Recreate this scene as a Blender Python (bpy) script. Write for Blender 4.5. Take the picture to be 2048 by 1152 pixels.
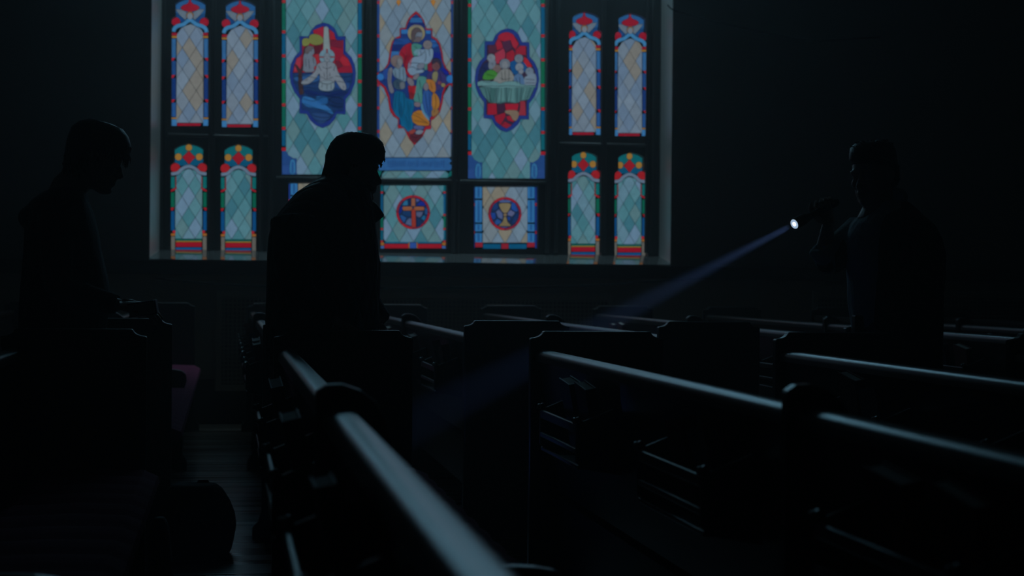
import bpy, bmesh, math, random
from mathutils import Vector, Matrix
random.seed(7)
for o in list(bpy.data.objects): bpy.data.objects.remove(o)
S = bpy.context.scene
COL = S.collection
# ------------------------------------------------------------------ camera
F_, YAW, PIT, ROLL = 3488.06, .1626, -.0023, .0095
EYE = Vector((0, 0, 1.16))
def ray(x, y):
    dx, dy = x-1024, y-576
    c, s = math.cos(ROLL), math.sin(ROLL)
    u, v = dx*c+dy*s, -dx*s+dy*c
    yz, zz, xr = 1.0, -v/F_, u/F_
    c, s = math.cos(PIT), math.sin(PIT)
    yr, Z = yz*c-zz*s, yz*s+zz*c
    c, s = math.cos(YAW), math.sin(YAW)
    return Vector((xr*c+yr*s, -xr*s+yr*c, Z))
def at(x, y, Y):
    """a pixel of the photograph -> the point of the plane at depth Y"""
    r = ray(x, y)
    return EYE + r*(Y/r.y)
fw = ray(1024, 576).normalized(); rt = (ray(1124, 576)-ray(1024, 576)).normalized()
up = rt.cross(fw)
cam = bpy.data.cameras.new('camera'); camo = bpy.data.objects.new('camera', cam); COL.objects.link(camo)
M = Matrix((rt, up, -fw)).transposed().to_4x4(); M.translation = EYE
camo.matrix_world = M
cam.sensor_width = 36; cam.lens = F_/2048*36; cam.clip_start = .05
cam.dof.use_dof = True; cam.dof.focus_distance = 6.6; cam.dof.aperture_fstop = 3.9
S.camera = camo
# ------------------------------------------------------------------ world, view, light levels
w = bpy.data.worlds.new('world'); S.world = w; w.use_nodes = True
w.node_tree.nodes['Background'].inputs[0].default_value = (.10, .16, .24, 1)
w.node_tree.nodes['Background'].inputs[1].default_value = .02
HAZE = .012                          # density of the haze in the nave
_v = w.node_tree.nodes.new('ShaderNodeVolumeScatter'); _v.inputs['Density'].default_value = HAZE
_v.inputs['Anisotropy'].default_value = .65; _v.inputs['Color'].default_value = (1, .97, .94, 1)
w.node_tree.links.new(_v.outputs[0], w.node_tree.nodes['World Output'].inputs['Volume'])
S.view_settings.view_transform = 'Standard'; S.view_settings.look = 'None'
S.view_settings.exposure = 0; S.view_settings.gamma = 1; S.view_settings.use_curve_mapping = False
GLASS_IN, GLASS_UP = 1.0, 7.0      # daylight coming through the lower and the upper glass
TORCH = 1900.0                        # flashlight power
try:
    S.cycles.use_denoising = True
    S.cycles.max_bounces = 6; S.cycles.volume_bounces = 0
    S.cycles.sample_clamp_indirect = 2
except Exception: pass
# unseen fill lamp added high in the recess, brightens reveals, sill and mullions
al = bpy.data.lights.new('recess_fill', 'AREA'); al.shape = 'RECTANGLE'; al.size = 4.0; al.size_y = .16; al.energy = 11; al.spread = math.radians(80); al.color = (.52, .86, 1)
alo = bpy.data.objects.new('recess_fill', al); COL.objects.link(alo); alo.location = (1.6, 14.55, 5.45)
# ------------------------------------------------------------------ helpers
def s2l(c):
    return tuple(((v/255)/12.92 if v <= 10 else (((v/255)+.055)/1.055)**2.4) for v in c)
def mesh_obj(name, verts, faces, mat=None, parent=None, smooth=False):
    me = bpy.data.meshes.new(name); me.from_pydata([tuple(v) for v in verts], [], faces); me.update()
    return link_mesh(name, me, mat, parent, smooth)
def link_mesh(name, me, mat=None, parent=None, smooth=False):
    o = bpy.data.objects.new(name, me); COL.objects.link(o)
    if mat and not me.materials: me.materials.append(mat)
    if parent: o.parent = parent
    if smooth: me.shade_smooth()
    return o
def empty(name, loc=(0, 0, 0), label=None, cat=None, group=None, kind=None):
    o = bpy.data.objects.new(name, None); COL.objects.link(o); o.location = loc; o.empty_display_size = .1
    tag(o, label, cat, group, kind); return o
def tag(o, label=None, cat=None, group=None, kind=None):
    if label: o['label'] = label
    if cat: o['category'] = cat
    if group: o['group'] = group
    if kind: o['kind'] = kind
    return o
class MB:
    def __init__(s): s.v = []; s.f = []
    def add(s, v, f):
        n = len(s.v); s.v += [Vector(p) for p in v]; s.f += [tuple(i+n for i in q) for q in f]; return s
    def box(s, a, b):
        x0, y0, z0 = a; x1, y1, z1 = b
        return s.add([(x0,y0,z0),(x1,y0,z0),(x1,y1,z0),(x0,y1,z0),(x0,y0,z1),(x1,y0,z1),(x1,y1,z1),(x0,y1,z1)],
              [(0,3,2,1),(4,5,6,7),(0,1,5,4),(1,2,6,5),(2,3,7,6),(3,0,4,7)])
    def prism(s, pts, axis, a, b):
        """pts 2d outline; axis 'y': (x,z) swept from y=a to b; 'x': (y,z)"""
        n = len(pts)
        ar = sum(pts[i][0]*pts[(i+1)%n][1]-pts[(i+1)%n][0]*pts[i][1] for i in range(n))
        if ar < 0: pts = pts[::-1]
        mk = (lambda p, q: (p[0], q, p[1])) if axis == 'y' else (lambda p, q: (q, p[0], p[1]))
        v = [mk(p, a) for p in pts]+[mk(p, b) for p in pts]
        f = [tuple(range(n)), tuple(range(2*n-1, n-1, -1))]+[(i, i+n, (i+1)%n+n, (i+1)%n) for i in range(n)]
        if axis == 'x': f = [q[::-1] for q in f]
        return s.add(v, f)
    def tube(s, pts, rad, n=12, sx=1.0, cap=True):
        pts = [Vector(p) for p in pts]; rings = []
        ref = Vector((0, 1, 0))
        for i, p in enumerate(pts):
            d = (pts[min(i+1, len(pts)-1)]-pts[max(i-1, 0)]).normalized()
            a = d.cross(ref)
            if a.length < 1e-3: a = d.cross(Vector((1, 0, 0)))
            a.normalize(); b = a.cross(d).normalized()
            r = rad[i] if isinstance(rad, (list, tuple)) else rad
            rings.append([p+a*math.cos(t)*r+b*math.sin(t)*r*sx for t in [2*math.pi*k/n for k in range(n)]])
        v = [q for r in rings for q in r]; f = []
        for i in range(len(pts)-1):
            for k in range(n):
                f.append((i*n+k, i*n+(k+1)%n, (i+1)*n+(k+1)%n, (i+1)*n+k))
        if cap: f += [tuple(range(n-1, -1, -1)), tuple((len(pts)-1)*n+k for k in range(n))]
        return s.add(v, f)
    def ball(s, c, r, m=None, nu=14, nv=9):
        c = Vector(c); r = Vector(r) if hasattr(r, '__len__') else Vector((r, r, r))
        v = []; f = []
        for j in range(nv+1):
            ph = math.pi*j/nv
            for i in range(nu):
                th = 2*math.pi*i/nu
                p = Vector((math.sin(ph)*math.cos(th)*r.x, math.sin(ph)*math.sin(th)*r.y, math.cos(ph)*r.z))
                if m: p = m @ p
                v.append(c+p)
        for j in range(nv):
            for i in range(nu): f.append((j*nu+i, (j+1)*nu+i, (j+1)*nu+(i+1)%nu, j*nu+(i+1)%nu))
        return s.add(v, f)
    def loft(s, rows, n=28, m=None, p=2.0):
        """rows of (x_back, x_front, y_center, half_y, z)"""
        v = []; f = []
        for (x0, x1, yc, hy, z) in rows:
            cx, rx = (x0+x1)/2, abs(x1-x0)/2
            for k in range(n):
                t = 2*math.pi*k/n
                c, q = math.cos(t), math.sin(t)
                c = math.copysign(abs(c)**(2/p), c); q = math.copysign(abs(q)**(2/p), q)
                v.append(Vector((cx+rx*c, yc+hy*q, z)))
        if m: v = [m @ a for a in v]
        R = len(rows)
        for i in range(R-1):
            for k in range(n): f.append((i*n+k, (i+1)*n+k, (i+1)*n+(k+1)%n, i*n+(k+1)%n))
        f += [tuple(range(n)), tuple((R-1)*n+k for k in range(n-1, -1, -1))]
        return s.add(v, f)
    def build(s, name, mat=None, parent=None, smooth=False, bevel=0, seg=2):
        o = mesh_obj(name, s.v, s.f, mat, parent, smooth)
        if bevel:
            b = o.modifiers.new('bevel', 'BEVEL'); b.width = bevel; b.segments = seg; b.limit_method = 'ANGLE'
        return o
    def remesh(s, name, voxel, mat, parent=None, smooth=2, extra=None):
        o = mesh_obj(name+'_raw', s.v, s.f)
        r = o.modifiers.new('r', 'REMESH'); r.mode = 'VOXEL'; r.voxel_size = voxel
        if smooth:
            q = o.modifiers.new('s', 'SMOOTH'); q.iterations = smooth; q.factor = .5
        dg = bpy.context.evaluated_depsgraph_get(); dg.update()
        me = bpy.data.meshes.new_from_object(o.evaluated_get(dg)); me.name = name
        raw = o.data; bpy.data.objects.remove(o); bpy.data.meshes.remove(raw)
        if extra:
            bm = bmesh.new(); bm.from_mesh(me)
            e = bpy.data.meshes.new('e'); e.from_pydata([tuple(v) for v in extra.v], [], extra.f); e.update()
            bm.from_mesh(e); bm.to_mesh(me); bm.free(); bpy.data.meshes.remove(e)
        me.materials.clear()
        return link_mesh(name, me, mat, parent, True)
def mat(name, col, rough=.6, spec=.5, coat=0, coat_rough=.1, bump=None, var=None, metal=0, ior=1.5, sheen=0):
    m = bpy.data.materials.new(name); m.use_nodes = True; nt = m.node_tree; b = nt.nodes['Principled BSDF']
    b.inputs['Base Color'].default_value = (*col, 1); b.inputs['Roughness'].default_value = rough
    b.inputs['Specular IOR Level'].default_value = spec; b.inputs['Metallic'].default_value = metal
    b.inputs['Coat Weight'].default_value = coat; b.inputs['Coat Roughness'].default_value = coat_rough
    b.inputs['IOR'].default_value = ior; b.inputs['Sheen Weight'].default_value = sheen
    tc = nt.nodes.new('ShaderNodeTexCoord')
    if var:    # (scale xyz, amount)
        mp = nt.nodes.new('ShaderNodeMapping'); mp.inputs['Scale'].default_value = var[0]
        nz = nt.nodes.new('ShaderNodeTexNoise'); nz.inputs['Scale'].default_value = 1; nz.inputs['Detail'].default_value = 5
        mx = nt.nodes.new('ShaderNodeMix'); mx.data_type = 'RGBA'
        nt.links.new(tc.outputs['Object'], mp.inputs[0]); nt.links.new(mp.outputs[0], nz.inputs['Vector'])
        nt.links.new(nz.outputs['Fac'], mx.inputs[0])
        mx.inputs[6].default_value = (*[c*(1-var[1]) for c in col], 1); mx.inputs[7].default_value = (*[c*(1+var[1]) for c in col], 1)
        nt.links.new(mx.outputs[2], b.inputs['Base Color'])
    if bump:   # (scale xyz, strength, distance)
        mp = nt.nodes.new('ShaderNodeMapping'); mp.inputs['Scale'].default_value = bump[0]
        nz = nt.nodes.new('ShaderNodeTexNoise'); nz.inputs['Scale'].default_value = 1; nz.inputs['Detail'].default_value = 4
        bp = nt.nodes.new('ShaderNodeBump'); bp.inputs['Strength'].default_value = bump[1]; bp.inputs['Distance'].default_value = bump[2]
        nt.links.new(tc.outputs['Object'], mp.inputs[0]); nt.links.new(mp.outputs[0], nz.inputs['Vector'])
        nt.links.new(nz.outputs['Fac'], bp.inputs['Height']); nt.links.new(bp.outputs[0], b.inputs['Normal'])
    return m
_glass = {}
def glass(rgb, up=False):
    k = (tuple(rgb), up)
    if k in _glass: return _glass[k]
    c = [a*b for a, b in zip(s2l(rgb), (.93, 1.05, 1.19))]; m = bpy.data.materials.new('stained_glass'); m.use_nodes = True; nt = m.node_tree; b = nt.nodes['Principled BSDF']
    b.inputs['Base Color'].default_value = (*[v*.3 for v in c], 1); b.inputs['Roughness'].default_value = .25
    tc = nt.nodes.new('ShaderNodeTexCoord'); nz = nt.nodes.new('ShaderNodeTexNoise'); nz.inputs['Scale'].default_value = 22
    nz.inputs['Detail'].default_value = 3
    mx = nt.nodes.new('ShaderNodeMix'); mx.data_type = 'RGBA'
    mx.inputs[6].default_value = (*[v*.78 for v in c], 1); mx.inputs[7].default_value = (*[v*1.14 for v in c], 1)
    nt.links.new(tc.outputs['Object'], nz.inputs['Vector']); nt.links.new(nz.outputs['Fac'], mx.inputs[0])
    nt.links.new(mx.outputs[2], b.inputs['Emission Color']); b.inputs['Emission Strength'].default_value = GLASS_UP if up else GLASS_IN
    _glass[k] = m; return m
# materials
M_wall = mat('plaster', (.26, .23, .20), .85, bump=((6, 6, 6), .15, .02), var=((.8, .8, .8), .15))
M_wains = mat('painted_wainscot', (.46, .38, .29), .7, var=((3, 3, 3), .1))
M_stone = mat('painted_tracery', (.16, .17, .17), .55, bump=((40, 40, 40), .1, .005))
M_jamb = mat('window_reveal', (.9, .9, .87), .4, metal=.35, bump=((9, 9, 9), .25, .01))
M_lead = mat('lead_came', (.05, .055, .06), .5)
M_wood = mat('dark_varnished_wood', (.014, .008, .006), .34, coat=.55, coat_rough=.22, bump=((6, .8, 6), .12, .004), var=((14, 1.2, 14), .4))
M_rail = mat('polished_rail_wood', (.03, .016, .010), .3, coat=1.0, coat_rough=.3, bump=((25, 1.5, 25), .08, .002), var=((20, 1.5, 20), .4), ior=1.6)
M_trimw = mat('dark_trim_wood', (.02, .014, .010), .5)
M_cush = mat('plum_velvet', (.26, .05, .125), .9, spec=.15, bump=((60, 60, 60), .2, .003))
M_brass = mat('rack_metal', (.5, .5, .5), .3, metal=1)
M_paper = mat('page_edges', (.62, .60, .55), .8)
M_red = mat('maroon_book_cloth', (.16, .02, .02), .6)
M_navy = mat('navy_book_cloth', (.02, .025, .07), .55)
M_skin = mat('skin', (.55, .36, .28), .42, bump=((90, 90, 90), .08, .002))
M_hair = mat('dark_hair', (.012, .009, .007), .42, spec=.6, bump=((140, 140, 40), .4, .004))
M_hood = mat('grey_hoodie_cloth', (.045, .05, .06), .9, sheen=.15, bump=((9, 9, 5), .5, .03))
M_parka = mat('dark_quilted_nylon', (.016, .017, .02), .55)
M_coat = mat('dark_jacket_cloth', (.015, .016, .02), .85, bump=((8, 8, 4), .4, .02))
M_shirt = mat('blue_grey_shirt_cloth', (.42, .50, .54), .85, bump=((16, 16, 7), .6, .03))
M_jean = mat('denim', (.035, .05, .085), .85, bump=((14, 14, 8), .4, .02))
M_shoe = mat('dark_shoe_leather', (.02, .018, .016), .5)
M_bag = mat('black_canvas', (.010, .010, .012), .85, bump=((14, 14, 14), .4, .02))
M_gbag = mat('grey_canvas', (.035, .035, .035), .8, bump=((20, 20, 20), .4, .01))
M_torch = mat('black_metal', (.02, .02, .022), .35, metal=.6)
# quilting relief on the parka
nt = M_parka.node_tree; tc = nt.nodes.new('ShaderNodeTexCoord'); sep = nt.nodes.new('ShaderNodeSeparateXYZ'); nt.links.new(tc.outputs['Object'], sep.inputs[0])
def mnode(nt, op, a, b=None):
    n = nt.nodes.new('ShaderNodeMath'); n.operation = op
    for i, q in enumerate((a, b)):
        if q is None: continue
        if isinstance(q, (int, float)): n.inputs[i].default_value = q
        else: nt.links.new(q, n.inputs[i])
    return n.outputs[0]
xs = mnode(nt, 'MULTIPLY', mnode(nt, 'ADD', sep.outputs[0], sep.outputs[1]), 38); zs = mnode(nt, 'MULTIPLY', sep.outputs[2], 22)
q1 = mnode(nt, 'ABSOLUTE', mnode(nt, 'SINE', mnode(nt, 'ADD', xs, zs))); q2 = mnode(nt, 'ABSOLUTE', mnode(nt, 'SINE', mnode(nt, 'SUBTRACT', xs, zs)))
hq = mnode(nt, 'POWER', mnode(nt, 'MULTIPLY', q1, q2), .4)
bp = nt.nodes.new('ShaderNodeBump'); bp.inputs['Distance'].default_value = .02; bp.inputs['Strength'].default_value = .7
nt.links.new(hq, bp.inputs['Height']); nt.links.new(bp.outputs[0], nt.nodes['Principled BSDF'].inputs['Normal'])
# floor: narrow boards running across
M_floor = mat('floor_boards', (.06, .045, .034), .16, spec=.8, ior=1.6)
nt = M_floor.node_tree; b = nt.nodes['Principled BSDF']; tc = nt.nodes.new('ShaderNodeTexCoord'); sep = nt.nodes.new('ShaderNodeSeparateXYZ'); nt.links.new(tc.outputs['Object'], sep.inputs[0])
cell = mnode(nt, 'FLOOR', mnode(nt, 'MULTIPLY', sep.outputs[1], 1/.047)); fr = mnode(nt, 'FRACT', mnode(nt, 'MULTIPLY', sep.outputs[1], 1/.047))
wn = nt.nodes.new('ShaderNodeTexWhiteNoise'); wn.noise_dimensions = '1D'; nt.links.new(cell, wn.inputs['W'])
gap = mnode(nt, 'MINIMUM', mnode(nt, 'MULTIPLY', mnode(nt, 'MINIMUM', fr, mnode(nt, 'SUBTRACT', 1.0, fr)), 12), 1.0)
bh = mnode(nt, 'ADD', mnode(nt, 'MULTIPLY', wn.outputs['Value'], .25), gap)
bp = nt.nodes.new('ShaderNodeBump'); bp.inputs['Distance'].default_value = .0015; bp.inputs['Strength'].default_value = .5
nt.links.new(bh, bp.inputs['Height']); nt.links.new(bp.outputs[0], b.inputs['Normal'])
nt.links.new(mnode(nt, 'ADD', mnode(nt, 'MULTIPLY', wn.outputs['Value'], .14), .20), b.inputs['Roughness'])
mx = nt.nodes.new('ShaderNodeMix'); mx.data_type = 'RGBA'; mx.inputs[6].default_value = (.03, .022, .016, 1); mx.inputs[7].default_value = (.085, .065, .05, 1)
nt.links.new(wn.outputs['Value'], mx.inputs[0]); nt.links.new(mx.outputs[2], b.inputs['Base Color'])
# perforated grille material
M_grille = mat('perforated_metal', (.12, .115, .10), .6)
nt = M_grille.node_tree; b = nt.nodes['Principled BSDF']; tc = nt.nodes.new('ShaderNodeTexCoord'); sep = nt.nodes.new('ShaderNodeSeparateXYZ'); nt.links.new(tc.outputs['Object'], sep.inputs[0])
gx = mnode(nt, 'ABSOLUTE', mnode(nt, 'SINE', mnode(nt, 'MULTIPLY', sep.outputs[0], math.pi/.034)))
gz = mnode(nt, 'ABSOLUTE', mnode(nt, 'SINE', mnode(nt, 'MULTIPLY', sep.outputs[2], math.pi/.034)))
hole = mnode(nt, 'GREATER_THAN', mnode(nt, 'MULTIPLY', gx, gz), .45)
mx = nt.nodes.new('ShaderNodeMix'); mx.data_type = 'RGBA'; mx.inputs[6].default_value = (.34, .29, .23, 1); mx.inputs[7].default_value = (.15, .13, .11, 1)
nt.links.new(hole, mx.inputs[0]); nt.links.new(mx.outputs[2], b.inputs['Base Color'])
# ------------------------------------------------------------------ room shell
W = 14.45; XL, XR, YB, ZC = -7.0, 12.0, -4.0, 7.0
YF, YG = W+.20, W+.27                 # front of the tracery, plane of the glass
ol, orr = at(300, 400, W).x, at(1342, 400, W).x
osl = at(820, 524, W).z; otop = 5.6
fl, frr = at(322, 400, YF).x, at(1318, 400, YF).x
fsl = at(820, 505, YF).z
tag(MB().box((XL-.2, YB-.2, -.1), (XR+.2, W+.6, 0)).build('floor', M_floor), 'narrow dark polished wooden floor boards', kind='structure')
tag(MB().box((XL-.2, YB-.2, ZC), (XR+.2, W+.6, ZC+.1)).build('ceiling', M_wall), kind='structure')
wb = MB(); T = W+.6
wb.box((XL, W, 0), (ol, T, ZC)); wb.box((orr, W, 0), (XR, T, ZC)); wb.box((ol, W, 0), (orr, T, osl-.02)); wb.box((ol, W, otop), (orr, T, ZC))
tag(wb.build('wall_back', M_wall), 'dark plaster wall around the big window', kind='structure')
tag(MB().box((XL-.2, YB, 0), (XL, T, ZC)).build('wall_left', M_wall), kind='structure')
tag(MB().box((XR, YB, 0), (XR+.2, T, ZC)).build('wall_right', M_wall), kind='structure')
tag(MB().box((XL, YB-.2, 0), (XR, YB, ZC)).build('wall_front', M_wall), kind='structure')
# splayed reveals and sloped sill
def vprism(name, pts, z0, z1, m):      # pts (x,y) outline extruded in z
    n = len(pts); v = [(p[0], p[1], z0) for p in pts]+[(p[0], p[1], z1) for p in pts]
    f = [tuple(range(n-1, -1, -1)), tuple(range(n, 2*n))]+[(i, (i+1)%n, (i+1)%n+n, i+n) for i in range(n)]
    return mesh_obj(name, v, f, m)
tag(vprism('trim_1', [(ol-.001, W), (fl, YF), (fl, T-.06), (ol-.001, T-.06)], osl-.02, otop, M_jamb), 'left splayed window reveal catching coloured light', kind='structure')
tag(vprism('trim_2', [(orr+.001, W), (orr+.001, T-.06), (frr, T-.06), (frr, YF)], osl-.02, otop, M_jamb), 'right splayed window reveal catching coloured light', kind='structure')
tag(MB().prism([(W-.03, osl-.05), (W-.03, osl), (YF+.01, fsl), (T-.06, fsl), (T-.06, osl-.05)], 'x', ol+.002, orr-.002).build('trim_3', mat('glossy_sill_paint', (.42, .43, .43), .07, metal=.75)), 'sloped glossy window sill', kind='structure')
# chair rail below the sill, wainscot and baseboard
zt = at(800, 527, W).z; zb = at(800, 553, W).z
tag(MB().box((XL, W-.05, zb), (XR, W, zt)).box((XL, W-.07, zt-.02), (XR, W, zt)).build('trim_4', M_trimw), 'dark wooden moulding under the window', kind='structure')
tag(MB().box((XL, W-.02, .22), (XR, W-.001, zb)).build('trim_5', M_wains), 'beige painted wainscot', kind='structure')
tag(MB().box((XL, W-.045, 0), (XR, W-.021, .36)).build('baseboard_back', M_trimw), 'dark wooden baseboard', kind='structure')
def grille(x0, x1, ytop, ybot, lab):
    a = at(x0, ytop, W-.06); c = at(x1, ytop, W-.06); zl = at(x0, ybot, W-.06).z
    g = empty('radiator_cover', (a.x, W-.06, 0), lab, 'radiator cover', 'radiator covers along the wall'); lx = c.x-a.x
    MB().box((.05, 0, zl+.05), (lx-.05, .02, a.z-.05)).build('grille_panel', M_grille, g)
    fr = MB(); fr.box((0, -.01, zl), (.05, .03, a.z)).box((lx-.05, -.01, zl), (lx, .03, a.z)).box((.05, -.01, a.z-.05), (lx-.05, .03, a.z)).box((.05, -.01, zl), (lx-.05, .03, zl+.05))
    fr.build('frame', M_wains, g, bevel=.004)
grille(432, 1228, 582, 782, 'wide perforated metal radiator cover below the stained glass window')
grille(1626, 2250, 582, 790, 'perforated metal radiator cover at right, behind the man with the flashlight')
M_cable = mat('cable_rubber', (.012, .012, .012), 1.0, spec=.05)
# cable sagging along the wainscot and cable hanging at upper right
def cable(px, r, lab, Y):
    MBx = MB().tube([at(x, y, Y) for x, y in px], r, 6)
    return tag(MBx.build('cable', M_cable, None, True), lab, 'cable')
def spline(pts, n=6):
    out = []
    for i in range(len(pts)-1):
        p0, p1, p2, p3 = pts[max(i-1, 0)], pts[i], pts[i+1], pts[min(i+2, len(pts)-1)]
        for k in range(n):
            t = k/n
            out.append(tuple(.5*((2*b)+(-a+c)*t+(2*a-5*b+4*c-d)*t*t+(-a+3*b-3*c+d)*t**3) for a, b, c, d in zip(p0, p1, p2, p3)))
    return out+[pts[-1]]
cable(spline([(310, 556), (440, 568), (700, 576), (1000, 574), (1180, 571), (1300, 563), (1420, 556)]), .009, 'thin dark cable sagging along the wainscot under the window', W-.085)
cable(spline([(1335, 10), (1360, 25), (1480, 55), (1600, 80), (1640, 82), (1760, 74)]), .005, 'thin dark cable looping across the wall right of the window', W-.03)
# ------------------------------------------------------------------ stained glass
def smooth(p, it=2):
    for _ in range(it):
        q = []
        for i in range(len(p)):
            a, b = p[i], p[(i+1) % len(p)]
            q += [(a[0]*.75+b[0]*.25, a[1]*.75+b[1]*.25), (a[0]*.25+b[0]*.75, a[1]*.25+b[1]*.75)]
        p = q
    return p
def circ(cx, cy, r, n=16, ry=None):
    return [(cx+r*math.cos(2*math.pi*k/n), cy+(ry or r)*math.sin(2*math.pi*k/n)) for k in range(n)]
def rect(x0, y0, x1, y1): return [(x0, y0), (x1, y0), (x1, y1), (x0, y1)]
def band(pts, wd):
    a, b = [], []
    for i, p in enumerate(pts):
        q, r = pts[max(i-1, 0)], pts[min(i+1, len(pts)-1)]
        dx, dy = r[0]-q[0], r[1]-q[1]; l = math.hypot(dx, dy) or 1
        a.append((p[0]-dy/l*wd/2, p[1]+dx/l*wd/2)); b.append((p[0]+dy/l*wd/2, p[1]-dx/l*wd/2))
    return a+b[::-1]
def clip(poly, cl):
    """Sutherland-Hodgman, cl convex"""
    ar = sum(cl[i][0]*cl[(i+1) % len(cl)][1]-cl[(i+1) % len(cl)][0]*cl[i][1] for i in range(len(cl)))
    if ar < 0: cl = cl[::-1]
    for i in range(len(cl)):
        a, b = cl[i], cl[(i+1) % len(cl)]
        ins = lambda p: (b[0]-a[0])*(p[1]-a[1])-(b[1]-a[1])*(p[0]-a[0]) >= -1e-9
        out = []
        for k in range(len(poly)):
            p, q = poly[k], poly[(k+1) % len(poly)]
            if ins(p): out.append(p)
            if ins(p) != ins(q):
                d1 = (b[0]-a[0])*(p[1]-a[1])-(b[1]-a[1])*(p[0]-a[0]); d2 = (b[0]-a[0])*(q[1]-a[1])-(b[1]-a[1])*(q[0]-a[0])
                t = d1/(d1-d2); out.append((p[0]+(q[0]-p[0])*t, p[1]+(q[1]-p[1])*t))
        poly = out
        if len(poly) < 3: return []
    return poly
def area(p): return abs(sum(p[i][0]*p[(i+1) % len(p)][1]-p[(i+1) % len(p)][0]*p[i][1] for i in range(len(p))))/2
def inset(poly, d):
    n = len(poly); ar = sum(poly[i][0]*poly[(i+1) % n][1]-poly[(i+1) % n][0]*poly[i][1] for i in range(n)); sg = 1 if ar > 0 else -1
    out = []
    for i in range(n):
        p, q, r = poly[i-1], poly[i], poly[(i+1) % n]
        e1 = (q[0]-p[0], q[1]-p[1]); e2 = (r[0]-q[0], r[1]-q[1]); l1 = math.hypot(*e1) or 1e-6; l2 = math.hypot(*e2) or 1e-6
        n1 = (-e1[1]/l1*sg, e1[0]/l1*sg); n2 = (-e2[1]/l2*sg, e2[0]/l2*sg)
        m = (n1[0]+n2[0], n1[1]+n2[1]); k = max(.35, (1+n1[0]*n2[0]+n1[1]*n2[1]))
        out.append((q[0]+m[0]/k*d, q[1]+m[1]/k*d))
    return out
def inside(p, poly):
    c = False
    for i in range(len(poly)):
        a, b = poly[i], poly[(i+1) % len(poly)]
        if (a[1] > p[1]) != (b[1] > p[1]) and p[0] < (b[0]-a[0])*(p[1]-a[1])/(b[1]-a[1])+a[0]: c = not c
    return c
WN = [0]; HOLES = []
class Window:
    """one light of the window. px: maps design coordinates to photo pixels, pixels go to the glass plane"""
    def __init__(s, outline, tf, label, up=False):
        WN[0] += 1; s.tf = tf; s.up = up
        s.e = empty('window_%d' % WN[0], (0, YG, 0), label, kind='structure'); s.layer = 0
        s.out = outline
        pts = [s.w(p) for p in outline]
        HOLES.append(pts)
        MB().prism(pts, 'y', .0, .02).build('lead_backing', M_lead, s.e)
        s.leads = MB()
    def w(s, p):
        a = s.tf(p); q = at(a[0], a[1], YG); return (q.x, q.z)
    def piece(s, rgb, poly, layer=1, gap=.5, name='pane'):
        """gap in photo pixels of lead around the piece"""
        pp = [s.tf(p) for p in poly]
        if layer > 1:     # its own dark lead outline
            o = [at(a[0], a[1], YG) for a in inset(pp, -gap)]
            s.leads.prism([(q.x, q.z) for q in o], 'y', -.0035*layer, -.0035*layer+.003)
            pi = inset(pp, gap*.4)
        else: pi = inset(pp, gap)
        o = [at(a[0], a[1], YG) for a in pi]
        m = glass(rgb, s.up)
        return MB().prism([(q.x, q.z) for q in o], 'y', -.0035*layer-.0015, -.0035*layer+.001).build(name, m, s.e)
    def lattice(s, cl, cx, cy, pw, ph, cols, skip=None, gap=.42):
        """diamonds pw wide, ph high with a node at cx,cy; cols: function (i,j)->rgb"""
        x0, x1 = min(p[0] for p in cl), max(p[0] for p in cl); y0, y1 = min(p[1] for p in cl), max(p[1] for p in cl)
        for j in range(int((y0-cy)/(ph/2))-2, int((y1-cy)/(ph/2))+3):
            for i in range(int((x0-cx)/pw)-2, int((x1-cx)/pw)+3):
                x = cx+i*pw+(pw/2 if j % 2 else 0); y = cy+j*ph/2+ph/2
                d = clip([(x, y-ph/2), (x+pw/2, y), (x, y+ph/2), (x-pw/2, y)], cl)
                if not d or area(d) < pw*ph*.03: continue
                if skip and all(inside(p, skip) for p in d): continue
                s.piece(cols(i, j), d, 1, gap)
    def done(s):
        if s.leads.v: s.leads.build('lead_lines', M_lead, s.e)
def pick(*cs):
    def f(i, j):
        c = cs[random.randrange(len(cs))]
        return c
    return f
TEAL = ((66,112,116),(82,122,126),(100,124,140),(58,104,112),(86,116,116),(74,118,122),(92,122,132))
CREAM = ((122,116,102),(104,120,130),(112,120,122),(100,116,128),(128,118,100),(108,124,134))
PALE = ((104,118,132),(112,124,134),(120,114,104),(98,114,130),(108,118,126),(104,118,132))
RED, GOLD, BLUE, NAVY, LBLUE, GREEN, DTEAL = (138,14,34), (150,104,38), (42,84,128), (22,40,100), (58,114,150), (6,82,60), (6,74,96)
def lin(src, dst):
    (a0, b0, a1, b1), (c0, d0, c1, d1) = src, dst
    return lambda p: (c0+(p[0]-a0)/(a1-a0)*(c1-c0), d0+(p[1]-b0)/(b1-b0)*(d1-d0))
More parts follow.
